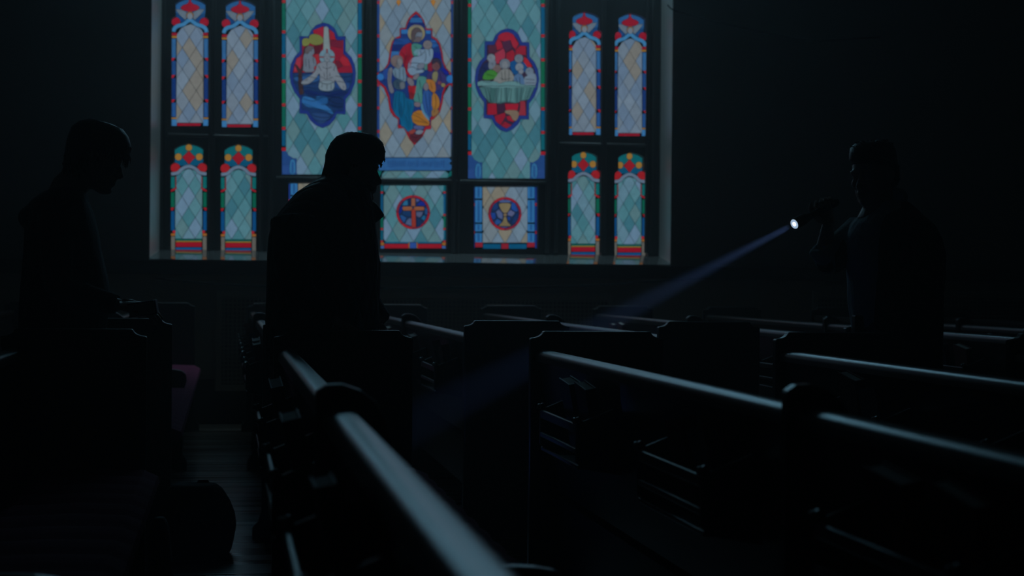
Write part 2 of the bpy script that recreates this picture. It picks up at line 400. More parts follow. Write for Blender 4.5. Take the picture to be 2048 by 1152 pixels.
def upper_lancet(dst, label, up=False):
    tf = lin((260, -10, 567, 1040), dst); mir = lambda p: [(822-x, y) for x, y in p]
    out = [(293,40),(320,20),(360,2),(410,-10),(460,2),(505,18),(538,42),(540,150),(562,165),(567,190),(567,1040),(260,1040),(260,190),(266,162),(293,146)]
    W_ = Window(out, tf, label, up); P = W_.piece
    P((34,80,122), [(295,42),(320,22),(360,4),(410,-8),(460,4),(505,20),(538,44),(538,110),(411,165),(295,110)], 1, .2)
    P((20,60,104), [(295,112),(405,165),(300,195)], 1, .3); P((20,60,104), [(536,112),(418,165),(530,200)], 1, .3)
    P(RED, [(404,-8),(403,18),(385,34),(355,44),(335,60),(342,80),(380,92),(411,102),(440,92),(482,80),(490,60),(470,44),(438,34),(420,18),(418,-8)], 2, .5)
    wg = [(292,78),(340,80),(378,98),(392,120),(385,150),(372,166),(330,128)]
    P((96,106,114), wg, 3, .5); P((96,106,114), mir(wg), 3, .5)
    P((118,84,48), circ(411,128,31), 4, .4); P((112,118,124), circ(411,136,23,ry=26), 5, .1)
    P(RED if not up else BLUE, clip(circ(296,180,36), rect(261,140,335,215)), 2, .5); P(RED, clip(circ(528,184,37), rect(490,140,566,225)), 2, .5)
    P(LBLUE, band(spline([(278,262),(284,236),(310,216),(360,200),(411,166),(462,200),(512,218),(540,238),(547,268)], 3), 32), 3, .5)
    W_.lattice([(303,268),(330,228),(370,214),(411,190),(452,212),(495,230),(520,268),(522,1010),(298,1010)], 405, 305, 115, 176, pick(*PALE))
    for sx in (0, 1):
        Q = (lambda p: mir(p)) if sx else (lambda p: p)
        P(RED, Q(rect(262,270,305,292)), 1, .2); P(GOLD, Q(rect(262,296,305,312)), 1, .1)
        for a, b, c in ((318,478,(46,90,130)),(500,618,(28,62,108)),(642,818,(18,46,96)),(844,962,(34,74,122))): P(c, Q(rect(262,a,296,b)), 1, .2)
        for y in (489, 630, 831): P((160,24,40), Q([(262,y-12),(290,y-12),(272,y+12),(262,y+12)]), 2, .3)
        P(GOLD, Q(rect(260,966,300,978)), 1, .1); P((54,108,150), Q(rect(261,981,302,1038)), 1, .2)
    P(RED, rect(306,1014,500,1038), 1, .1); W_.done()
def lower_lancet(dst, label, up=False):
    tf = lin((235, 113, 516, 930), dst); mir = lambda p: [(750-x, y) for x, y in p]
    out = [(267,152),(300,130),(340,117),(375,110),(410,117),(450,128),(485,150),(486,250),(512,270),(516,300),(516,930),(235,930),(235,300),(240,272),(267,252)]
    W_ = Window(out, tf, label, up); P = W_.piece
    P((8,90,92), [(268,154),(300,132),(340,119),(375,112),(410,119),(450,130),(484,152),(484,205),(268,205)], 1, .1)
    P((4,72,98), [(268,208),(484,208),(484,252),(470,275),(375,275),(280,275),(268,252)], 1, .1)
    P((150,104,40), circ(375,136,25), 2, .4)
    P((142,20,30), smooth([(375,158),(398,185),(428,210),(398,236),(375,268),(352,236),(322,210),(352,185)], 1), 2, .5)
    W_.lattice([(272,358),(325,312),(375,298),(425,312),(478,358),(478,835),(270,835)], 373, 430, 102, 161, pick(*TEAL))
    P((96,110,124), band(spline([(239,338),(290,330),(325,298),(375,280),(425,298),(460,330),(511,338)], 3), 26), 4, .5)
    for sx in (0, 1):
        Q = (lambda p: mir(p)) if sx else (lambda p: p)
        P((150,104,40), Q(circ(295,207,27)), 2, .4)
        P((150,24,30), Q(clip(circ(272,292,37), rect(236,250,318,324))), 3, .5)
        P((8,92,88), Q(rect(238,358,268,448)), 1, .2); P((120,40,40), Q(rect(271,358,279,440)), 2, .1)
        P((150,24,34), Q([(238,460),(268,446),(280,438),(280,452),(262,466),(238,474)]), 2, .2)
        P((6,84,62), Q(rect(238,478,266,592)), 1, .2); P((150,24,34), Q([(238,596),(264,596),(252,618),(238,618)]), 2, .2)
        P((8,66,108), Q(rect(238,622,266,772)), 1, .2); P((160,30,40), Q(circ(262,782,12)), 2, .2); P((150,90,36), Q(rect(238,794,270,812)), 1, .1)
        P((96,90,80), Q(rect(239,816,269,926)), 1, .2)
    P((6,84,70), rect(275,838,474,850), 1, .1); P((150,120,40), rect(275,852,474,858), 1, 0); P((140,14,30), rect(275,860,474,896), 1, .1)
    P((8,70,112), rect(275,901,474,928), 1, .1); W_.done()
ID = lambda p: p
# --- the three tall centre lights
def med_tf(x0, y0, k): return lambda p: (x0+p[0]*k, y0+p[1]*k)
def pieces(Wn, tf, items):
    """items: (rgb, pts, layer[, smooth])"""
    for it in items:
        rgb, pts, ly = it[:3]
        if len(it) > 3 and it[3]: pts = smooth(inset(pts, -7), it[3])
        Wn.piece(rgb, [tf(p) for p in pts], ly, .45, 'glass_piece')
def strokes(Wn, tf, lines, wd=.95, ly=9):
    for l in lines:
        p = [tf(q) for q in (spline(l, 4) if len(l) > 2 else l)]
        b = band(p, wd); o = [at(a[0], a[1], YG) for a in b]; n = len(p)
        for i in range(n-1):
            q = [o[i], o[i+1], o[2*n-2-i], o[2*n-1-i]]
            Wn.leads.prism([(v.x, v.z) for v in q], 'y', -.0035*ly, -.0035*ly+.001)
def tall_side(x0, x1, yb, nx, ny, label, tfm, outer, items, lines=()):
    W_ = Window(rect(x0, -210, x1, yb), ID, label); P = W_.piece
    med = [tfm(p) for p in outer]
    W_.lattice(rect(x0+9, -208, x1-9, yb-1), nx, ny, 28.8, 48.4, pick(*TEAL), med, .4)
    reds = [-186, -138, -92, -44, 3, 64, 112, 163, 210, 257]
    segc = [(8,84,66),(4,74,104),(6,84,92),(10,90,60)]
    o = yb-350
    for sx in (0, 1):
        Q = (lambda p: [(x0+x1-x, y) for x, y in p]) if sx else (lambda p: p)
        for k in range(len(reds)):
            y = reds[k]+o; y2 = (reds[k+1]+o if k+1 < len(reds) else yb-55)
            P((150,30,36), Q(rect(x0+1, y-3, x0+8, y+3)), 2, .2)
            P(segc[(k+sx) % 4], Q(rect(x0+1, y+3, x0+8, y2-3)), 1, .1)
        P((150,20,30), Q(rect(x0, yb-55, x0+9, yb-48)), 2, .3)
        P((30,62,110), Q([(x0+1, yb-48), (x0+9, yb-48), (x0+14, yb-39), (x0+24, yb-33), (x0+30, yb-33), (x0+30, yb-20), (x0+1, yb-20)]), 2, .3)
        P((36,66,116), Q(rect(x0+1, yb-20, x0+30, yb-1)), 2, .3)
        P((48,104,142), Q(smooth([(x0+16, yb-1), (x0+16, yb-26), (x0+22, yb-33), (x0+28, yb-26), (x0+28, yb-1)], 1)), 3, .4)
        P((36,78,124), Q(rect(x0+20, yb-26, x0+24, yb-3)), 4, .2)
    pieces(W_, tfm, items); strokes(W_, tfm, lines)
    W_.done()
mo = [(370,75),(430,92),(475,130),(500,185),(512,208),(580,205),(580,350),(635,405),(668,480),(680,560),(668,660),(632,750),(580,812),(580,955),(498,948),(475,1005),(425,1058),(360,1085),(295,1058),(242,1010),(208,950),(138,945),(142,806),(90,740),(55,655),(43,560),(58,470),(98,395),(143,350),(140,205),(225,208),(250,150),(300,98)]
sc = lambda pts, cx, cy, k: [(cx+(x-cx)*k, cy+(y-cy)*k) for x, y in pts]
mi = sc(mo, 362, 582, .90)
def cliph(poly, y0, y1): return clip(poly, rect(-500, y0, 2000, y1)) if False else clip_poly_h(poly, y0, y1)
def clip_poly_h(poly, y0, y1):
    for lim, sg in ((y0, 1), (y1, -1)):
        out = []
        for k in range(len(poly)):
            p, q = poly[k], poly[(k+1) % len(poly)]
            a, b = (p[1]-lim)*sg >= 0, (q[1]-lim)*sg >= 0
            if a: out.append(p)
            if a != b:
                t = (lim-p[1])/(q[1]-p[1]); out.append((p[0]+(q[0]-p[0])*t, lim))
        poly = out
    return poly
FL, FL2 = (112,116,120), (98,104,112)
bapt = [((26,42,104), mo, 2), ((128,16,38), clip_poly_h(mi, 90, 555), 3), ((22,46,84), clip_poly_h(mi, 557, 1100), 3),
 ((142,20,40), [(268,150),(370,110),(370,240),(330,300),(290,240)], 4), ((142,22,36), [(425,140),(470,175),(485,240),(430,240)], 4), ((100,18,40), [(434,246),(545,246),(545,320),(438,300)], 4),
 ((150,26,40), [(545,385),(600,420),(635,490),(560,495),(520,430)], 4), ((96,20,36), [(485,440),(515,445),(552,495),(486,525)], 4), ((148,40,52), [(110,420),(155,395),(150,545),(80,545)], 4),
 ((150,30,38), [(285,380),(335,380),(325,480),(275,535)], 4), ((80,16,30), [(280,300),(360,290),(330,370),(285,375)], 4),
 ((106,108,52), [(240,190),(320,195),(365,235),(355,275),(290,290),(232,265)], 5, 2), ((110,112,54), [(168,235),(225,228),(232,285),(172,300)], 5, 1),
 ((52,34,36), [(178,330),(205,300),(215,330),(190,370),(188,500),(160,545),(165,640),(180,760),(140,770),(125,650),(130,560),(95,480),(110,480),(150,530),(172,470)], 5),
 (FL2, [(195,370),(205,320),(235,305),(270,325),(275,370),(240,395),(285,420),(298,480),(265,500),(278,545),(175,545),(185,480),(180,410)], 6, 1), ((84,74,74), [(192,360),(200,318),(238,302),(272,318),(250,330),(225,345),(215,372)], 7, 1),
 ((120,128,124), [(372,120),(395,112),(415,125),(432,335),(366,335)], 5),
 ((100,124,132), circ(402,402,76), 5), ((140,60,60), rect(396,330,408,372), 6), ((140,60,60), rect(330,402,372,412), 6), ((140,60,60), rect(436,402,478,412), 6),
 (FL, circ(402,412,30,ry=44), 7),
 (FL, [(310,480),(375,455),(430,455),(480,480),(500,560),(575,665),(580,715),(555,718),(520,680),(470,600),(465,700),(330,705),(345,600),(330,540),(290,610),(215,665),(165,668),(160,645),(215,615),(285,560),(305,520)], 6, 1),
 ((112,124,128), [(335,640),(465,640),(465,715),(400,730),(325,715)], 7, 1),
 ((40,92,140), [(165,780),(280,810),(430,900),(470,960),(380,910),(170,870)], 4, 1), ((28,74,118), [(290,780),(400,780),(410,850),(330,860)], 4, 1),
 ((16,34,82), [(190,720),(380,760),(560,730),(590,760),(400,790),(200,760)], 4, 1), ((38,76,120), [(80,600),(320,570),(330,640),(120,640)], 4, 1), ((30,60,106), [(470,640),(620,640),(610,720),(480,700)], 4, 1),
 ((16,36,74), [(420,800),(560,800),(550,900),(430,870)], 4, 1), ((34,60,100), [(245,940),(450,960),(360,1050),(290,1010)], 4, 1)]
tall_side(563, 724, 350, 601, 262, 'tall left centre light with a river baptism medallion', med_tf(570, 30, .2083), mo, bapt,
 [[(85,600),(200,590),(320,620)],[(80,650),(180,670),(300,660)],[(480,590),(560,600),(650,590)],[(500,640),(580,650),(650,640)],[(110,710),(220,700),(320,720),(440,760)],[(200,740),(330,780),(470,770),(600,740)],[(150,800),(260,830),(330,810)],[(170,850),(300,900),(470,930),(560,920)],[(410,800),(470,850),(560,860)],[(340,860),(430,870),(560,890)],[(250,960),(350,990),(460,980)],[(280,1010),(360,1025),(440,1000)],[(230,780),(300,800),(420,790),(540,800)],
  [(360,500),(400,520),(445,500)],[(400,460),(402,620)],[(345,600),(400,620),(460,600)],[(372,560),(380,600)],[(430,560),(425,600)],[(335,650),(400,668),(465,650)],[(350,700),(360,660)],[(400,720),(402,670)],[(440,715),(440,665)],[(320,490),(345,540)],[(480,490),(465,540)],[(385,400),(395,402)],[(410,402),(420,400)],[(392,425),(412,425)],
  [(195,420),(200,500)],[(225,430),(235,520)],[(245,350),(262,352)],[(268,410),(275,470)],[(215,620),(195,640)],[(560,680),(560,710)]])
# supper medallion, coordinates of its own crop
so = [(418,38),(480,52),(530,95),(555,150),(570,182),(645,182),(648,335),(700,390),(735,470),(748,560),(735,660),(700,750),(642,825),(640,990),(555,985),(530,1040),(470,1095),(405,1122),(340,1100),(285,1050),(252,985),(168,975),(172,810),(120,740),(88,660),(75,560),(90,460),(130,380),(178,335),(180,172),(262,172),(290,110),(345,60)]
si = sc(so, 412, 580, .895)
supp = [((28,44,104), so, 2), ((50,30,50), si, 3),
 ((146,22,40), [(318,130),(345,100),(410,80),(470,105),(485,130),(440,155),(360,170)], 4, 1), ((150,24,42), [(445,155),(490,130),(535,200),(500,260),(470,225)], 4), ((140,20,40), [(288,200),(318,140),(355,185),(370,240),(310,270)], 4),
 ((66,30,52), [(360,175),(440,160),(475,240),(405,290),(370,240)], 4), ((70,28,46), rect(215,212,300,300), 4), ((134,22,40), [(500,265),(545,220),(608,222),(608,320),(580,315),(500,320)], 4),
 ((146,40,58), [(282,300),(375,245),(395,300),(390,350),(340,370),(325,410),(295,405)], 4), ((136,18,36), [(405,295),(470,260),(495,300),(480,370),(440,390),(400,350)], 4),
 ((160,26,36), [(590,330),(625,360),(672,430),(665,450),(620,440),(585,390)], 4),
 ((26,32,66), [(130,480),(190,390),(255,420),(240,480),(180,520),(120,560)], 4, 1), ((30,28,70), [(112,520),(150,500),(150,580),(108,580)], 4),
 (FL, circ(245,348,44,ry=42), 5), (FL2, [(230,370),(285,370),(290,420),(240,470),(218,440)], 5, 1), ((104,84,80), circ(305,460,44), 5),
 ((56,112,40), [(155,560),(190,490),(260,475),(310,520),(280,560),(200,575)], 6, 1),
 (FL2, circ(388,412,56), 5), ((118,118,120), circ(388,420,34,ry=40), 6), ((116,114,108), [(330,500),(360,470),(430,470),(470,520),(480,580),(400,600),(310,610),(270,600),(290,550)], 6, 1),
 ((14,66,110), [(440,410),(480,375),(580,390),(625,450),(560,520),(480,525)], 4, 1), (FL2, circ(535,355,46), 5), ((112,118,124), circ(540,445,44,ry=44), 6), ((112,114,120), circ(555,490,28), 7),
 ((70,96,124), [(480,550),(530,510),(575,540),(590,635),(545,640),(490,600)], 6, 1), ((100,110,120), circ(645,490,44), 6), ((106,118,128), [(590,560),(640,530),(700,510),(715,580),(700,640),(600,640)], 6, 1),
 ((90,124,122), [(105,590),(300,600),(320,630),(400,600),(520,600),(560,640),(700,640),(705,655),(110,655)], 7, 1),
 ((66,100,98), [(118,655),(700,655),(640,780),(560,800),(500,825),(400,810),(340,825),(230,820),(160,740)], 6), ((80,116,112), [(330,660),(380,660),(390,800),(300,820)], 7), ((80,116,112), [(440,660),(490,660),(500,820),(410,800)], 7), ((54,88,84), [(240,660),(290,660),(270,815),(225,815)], 7), ((80,116,112), [(590,660),(640,660),(600,790),(560,790)], 7),
 ((140,14,34), [(208,825),(300,822),(308,940),(205,942)], 4), ((56,22,46), [(305,825),(385,825),(390,905),(315,930)], 4), ((150,18,38), [(388,826),(535,826),(520,900),(400,900)], 4), ((134,36,48), [(545,800),(600,800),(606,950),(528,950),(545,870)], 7),
 ((136,18,38), [(280,955),(390,918),(395,960),(345,1050),(295,1010)], 4), ((146,20,40), [(400,960),(500,940),(480,1020),(420,1000)], 4), ((130,20,38), [(350,1055),(385,1010),(460,1050),(405,1085)], 4),
 ((118,96,78), [(390,905),(450,900),(520,905),(530,950),(500,1005),(470,990),(450,940),(400,925)], 7, 1)]
tall_side(934, 1090, 358, 998.5, 271, 'tall right centre light with a supper table medallion', med_tf(935, 50, .19093), so, supp,
 [[(120,640),(300,645),(420,640),(560,650),(700,640)],[(180,665),(210,800)],[(205,660),(240,810)],[(300,665),(290,815)],[(350,665),(345,815)],[(400,665),(405,815)],[(455,665),(440,815)],[(515,660),(515,815)],[(560,660),(545,800)],[(620,660),(590,780)],[(660,660),(620,770)],
  [(370,410),(380,412)],[(398,412),(408,410)],[(380,440),(398,440)],[(350,490),(360,590)],[(430,480),(425,590)],[(388,480),(390,590)],[(330,560),(390,575),(450,560)],[(225,340),(240,345)],[(250,400),(262,420)],[(285,455),(295,460)],[(520,350),(532,352)],[(525,440),(540,442)],[(630,485),(645,488)],[(600,570),(700,580)],[(600,610),(700,610)],[(500,560),(520,620)],[(540,550),(545,630)],[(190,520),(280,540)],[(160,450),(200,500)],[(150,590),(210,605),(250,590)]])
# centre light: teacher with children
W2 = Window(rect(753, -210, 908, 357), ID, 'tall middle light with a teacher and children medallion')
A2 = med_tf(745, 10, .14757); B2 = lambda p: ((745+p[0]*.191-745)/.14757, (150+p[1]*.191-10)/.14757)
co = [(590,85),(640,130),(690,200),(722,300),(728,322),(808,322),(808,425),(870,460),(915,530),(945,640),(960,760),(1000,860),(1060,925)] + [B2(p) for p in [(840,88),(770,130),(742,210),(730,300),(705,390),(640,460),(612,475),(612,565),(560,570),(520,650),(440,735),(385,670),(350,600),(330,555),(265,560),(268,465),(215,430),(180,370),(160,240),(120,140),(45,75)]] + [(55,925),(150,880),(205,800),(225,700),(240,590),(265,500),(310,445),(370,420),(370,318),(445,310),(460,250),(490,180),(540,125)]
ci = sc(co, 588, 800, .945)
W2.lattice([(759, -208), (902, -208), (902, 315), (759, 315)], 799.5, 291, 28.7, 49, pick(*CREAM), [A2(p) for p in co], .4)
for x in (797, 866): W2.piece((160,104,40), [(x,-2),(x+5,4),(x,13),(x-5,4)], 3, .3)
for sx, c in ((0, (26,56,108)), (1, (26,54,104))):
    Q = (lambda p: [(1661-x, y) for x, y in p]) if sx else (lambda p: p)
    reds = [-180,-132,-84,-36,5,72,121,170,216,263,300]
    for k in range(len(reds)-1):
        W2.piece(c, Q(rect(754, reds[k]+3, 759, reds[k+1]-3)), 1, .1); W2.piece((140,30,50), Q(rect(754, reds[k]-3, 759, reds[k]+3)), 2, .2)
H2 = lambda c, p, l, s=1: (c, [B2(q) for q in p], l, s)
tch = [((140,20,34), co, 2), ((22,44,98), ci, 3),
 ((40,92,140), [(520,180),(660,180),(680,238),(500,238)], 4), ((24,38,96), [(490,240),(690,240),(715,300),(480,300)], 4), ((40,96,146), [(385,335),(480,335),(475,395),(385,395)], 4), ((40,96,146), [(715,345),(785,345),(785,395),(720,395)], 4),
 ((26,60,116), [(300,460),(480,450),(510,510),(440,540),(270,540)], 4), ((18,34,92), [(265,545),(400,545),(380,625),(255,620)], 4), ((44,92,140), [(255,630),(365,630),(360,690),(240,740)], 4), ((34,78,132), [(780,470),(850,480),(895,560),(810,590)], 4), ((16,26,108), [(820,640),(910,650),(930,730),(830,720)], 4), ((18,26,120), [(920,850),(960,860),(1030,930),(990,950)], 4, 1), ((30,60,120), [(130,900),(215,850),(205,1000),(150,1010)], 4, 1),
 ((128,116,86), circ(592,385,118,24), 4), ((100,104,112), circ(598,400,76,20,92), 5), ((74,60,60), [(530,480),(525,380),(560,325),(620,320),(660,370),(610,360),(575,390),(560,470),(540,520)], 6, 1), ((92,80,80), [(575,450),(655,440),(640,500),(600,505)], 6, 1),
 ((138,18,36), [(355,680),(400,590),(460,540),(530,520),(545,700),(520,900),(560,1000),(500,990),(440,900),(420,760)], 5, 1), ((128,16,34), [(430,700),(540,690),(500,860),(440,880)], 6, 1), ((120,18,40), [(740,790),(810,740),(810,900),(750,900)], 5),
 ((60,112,100), [(530,530),(630,535),(670,570),(600,620),(610,690),(560,700),(535,640)], 6, 1),
 ((104,96,96), circ(742,545,62), 7), ((108,126,140), [(560,640),(610,600),(680,620),(740,590),(810,600),(815,690),(770,790),(690,800),(600,830),(590,900),(680,880),(690,910),(600,930),(520,960),(470,880),(490,780),(560,710),(640,700),(570,670)], 6, 1), ((96,100,110), [(600,820),(690,790),(700,850),(620,880)], 8, 1), ((104,98,100), [(535,1000),(600,935),(630,950),(580,1020)], 8, 1),
 ((104,88,84), [(240,770),(270,700),(330,685),(390,705),(410,770),(385,820),(300,850)], 6, 2), ((108,104,104), [(350,720),(405,760),(390,830),(330,870),(325,790)], 7, 1), ((96,116,128), [(270,870),(420,830),(450,960),(440,1050),(360,1000),(290,970)], 6, 1), ((100,98,104), [(215,870),(265,850),(250,960),(240,1060),(290,1180),(240,1200),(205,1060)], 6, 1),
 ((96,60,60), circ(858,825,56,18,70), 6), ((44,34,50), [(800,780),(830,730),(880,730),(925,790),(920,870),(905,790),(860,760),(815,800)], 7, 1), ((50,40,86), [(735,980),(760,920),(830,900),(930,900),(990,980),(1000,1060),(900,1160),(850,1150),(850,1020),(740,1010)], 5, 1), ((112,104,72), [(815,920),(870,905),(880,960),(850,1060),(810,1010)], 6, 1), ((110,60,80), circ(905,1060,26), 7), ((122,112,66), circ(953,1090,28), 8),
 ((40,96,150), circ(105,980,48), 6), ((40,96,150), circ(1052,1008,56), 6), ((70,110,100), [(690,800),(740,800),(740,880),(700,890)], 6),
 ((104,96,100), [(460,990),(520,1000),(560,1060),(540,1100),(490,1080)], 7, 1),
 H2((44,62,76), [(212,90),(240,50),(300,45),(340,90),(330,140),(270,155),(225,130)], 6, 2), H2((88,92,96), [(285,80),(330,80),(335,140),(290,150)], 7), H2((140,20,30), [(370,115),(455,115),(450,180),(430,250),(385,250)], 5, 0), H2((112,24,32), [(380,185),(440,200),(425,255),(388,255)], 6, 0),
 H2((64,112,104), [(470,20),(555,20),(560,80),(500,150),(540,300),(480,290),(425,270),(450,170),(465,90)], 5), H2((4,80,112), [(225,250),(235,170),(330,190),(340,250),(430,270),(430,340),(400,410),(420,500),(410,580),(370,600),(330,540),(300,540),(295,460),(230,410),(215,320)], 6), H2((4,70,104), [(290,270),(300,360),(300,440),(296,440),(290,360)], 7),
 H2((150,92,36), [(560,50),(640,60),(660,150),(640,190),(590,150),(570,90)], 7), H2((104,96,100), [(525,130),(560,80),(585,130),(560,170)], 8), H2((38,72,124), [(530,180),(560,160),(620,190),(625,340),(600,460),(560,430),(520,370)], 6), H2((150,96,34), [(625,190),(670,210),(700,290),(680,360),(620,360)], 7), H2((130,92,50), [(620,360),(690,370),(680,410),(620,440)], 7), H2((70,116,140), [(500,310),(520,300),(530,380),(590,460),(585,478),(530,430)], 7),
 H2((150,94,30), [(405,410),(500,365),(540,430),(590,490),(585,535),(430,520)], 7), H2((70,76,112), [(425,535),(530,540),(530,570),(440,570)], 6), H2((130,52,44), [(375,600),(430,570),(450,590),(400,625)], 8), H2((108,112,120), [(450,600),(480,580),(530,590),(500,620),(455,620)], 8), H2((76,26,36), [(380,640),(430,618),(520,620),(500,660),(440,720)], 6), H2((104,90,96), [(435,290),(495,295),(490,335),(440,330)], 8)]
pieces(W2, A2, tch)
strokes(W2, A2, [[(575,395),(588,397)],[(610,397),(622,395)],[(590,430),(612,430)],[(720,545),(732,547)],[(752,547),(764,545)],[(380,640),(430,700),(440,800)],[(440,560),(460,640),(450,760)],[(500,560),(490,700),(470,860)],[(560,700),(640,690),(700,640)],[(500,800),(560,790),(640,800)],[(490,850),(560,850),(600,900)],[(640,620),(660,690)],[(700,610),(720,700),(700,780)],[(760,610),(770,700)],[(560,560),(600,600)],[(330,780),(345,840)],[(300,880),(310,980)],[(360,870),(365,1000)],[(410,870),(420,1030)],[(225,900),(225,1080)],[(770,960),(790,1010)],[(900,920),(920,1000),(900,1100)],[(840,830),(850,832)],[(868,832),(878,830)],[(850,860),(868,860)],[(270,480),(400,500)],[(260,580),(380,590)],[(800,520),(890,530)],[(480,210),(680,215)],[(500,270),(700,275)]]
 + [[B2(q) for q in l] for l in ([(250,190),(240,260),(230,360)],[(280,190),(270,300),(280,420)],[(320,200),(330,300),(310,420)],[(360,280),(370,360),(350,420)],[(400,300),(380,400),(390,560)],[(340,430),(360,500),(370,580)],[(420,420),(470,440),(560,500)],[(440,400),(500,420)],[(430,480),(500,490),(580,510)],[(550,190),(560,300),(590,430)],[(590,190),(595,300),(600,420)],[(650,210),(660,300),(640,400)],[(600,80),(620,150)],[(490,60),(500,140)],[(470,190),(490,280)],[(400,130),(410,240)],[(250,80),(270,120)],[(400,640),(450,660),(500,640)])])
W2.piece((40,84,128), [(754,316),(898,316),(903,322),(898,327),(905,333),(900,341),(758,341)], 3, .4)
random.seed(3)
for k in range(26):    # worn, unreadable strokes of the banner inscription
    x = 776+k*4.4
    W2.piece((26,60,104), rect(x, 321+random.random()*3, x+1.1+random.random(), 336-random.random()*4), 4, .0)
W2.piece((6,84,78), [(754,342),(764,342),(758,356),(754,356)], 1, .2); W2.piece((6,84,78), [(900,342),(907,342),(907,350),(892,356)], 1, .2)
W2.lattice([(770,342),(892,342),(898,350),(896,356),(763,356),(764,348)], 778, 341, 28.7, 30, pick(*TEAL))
W2.done()
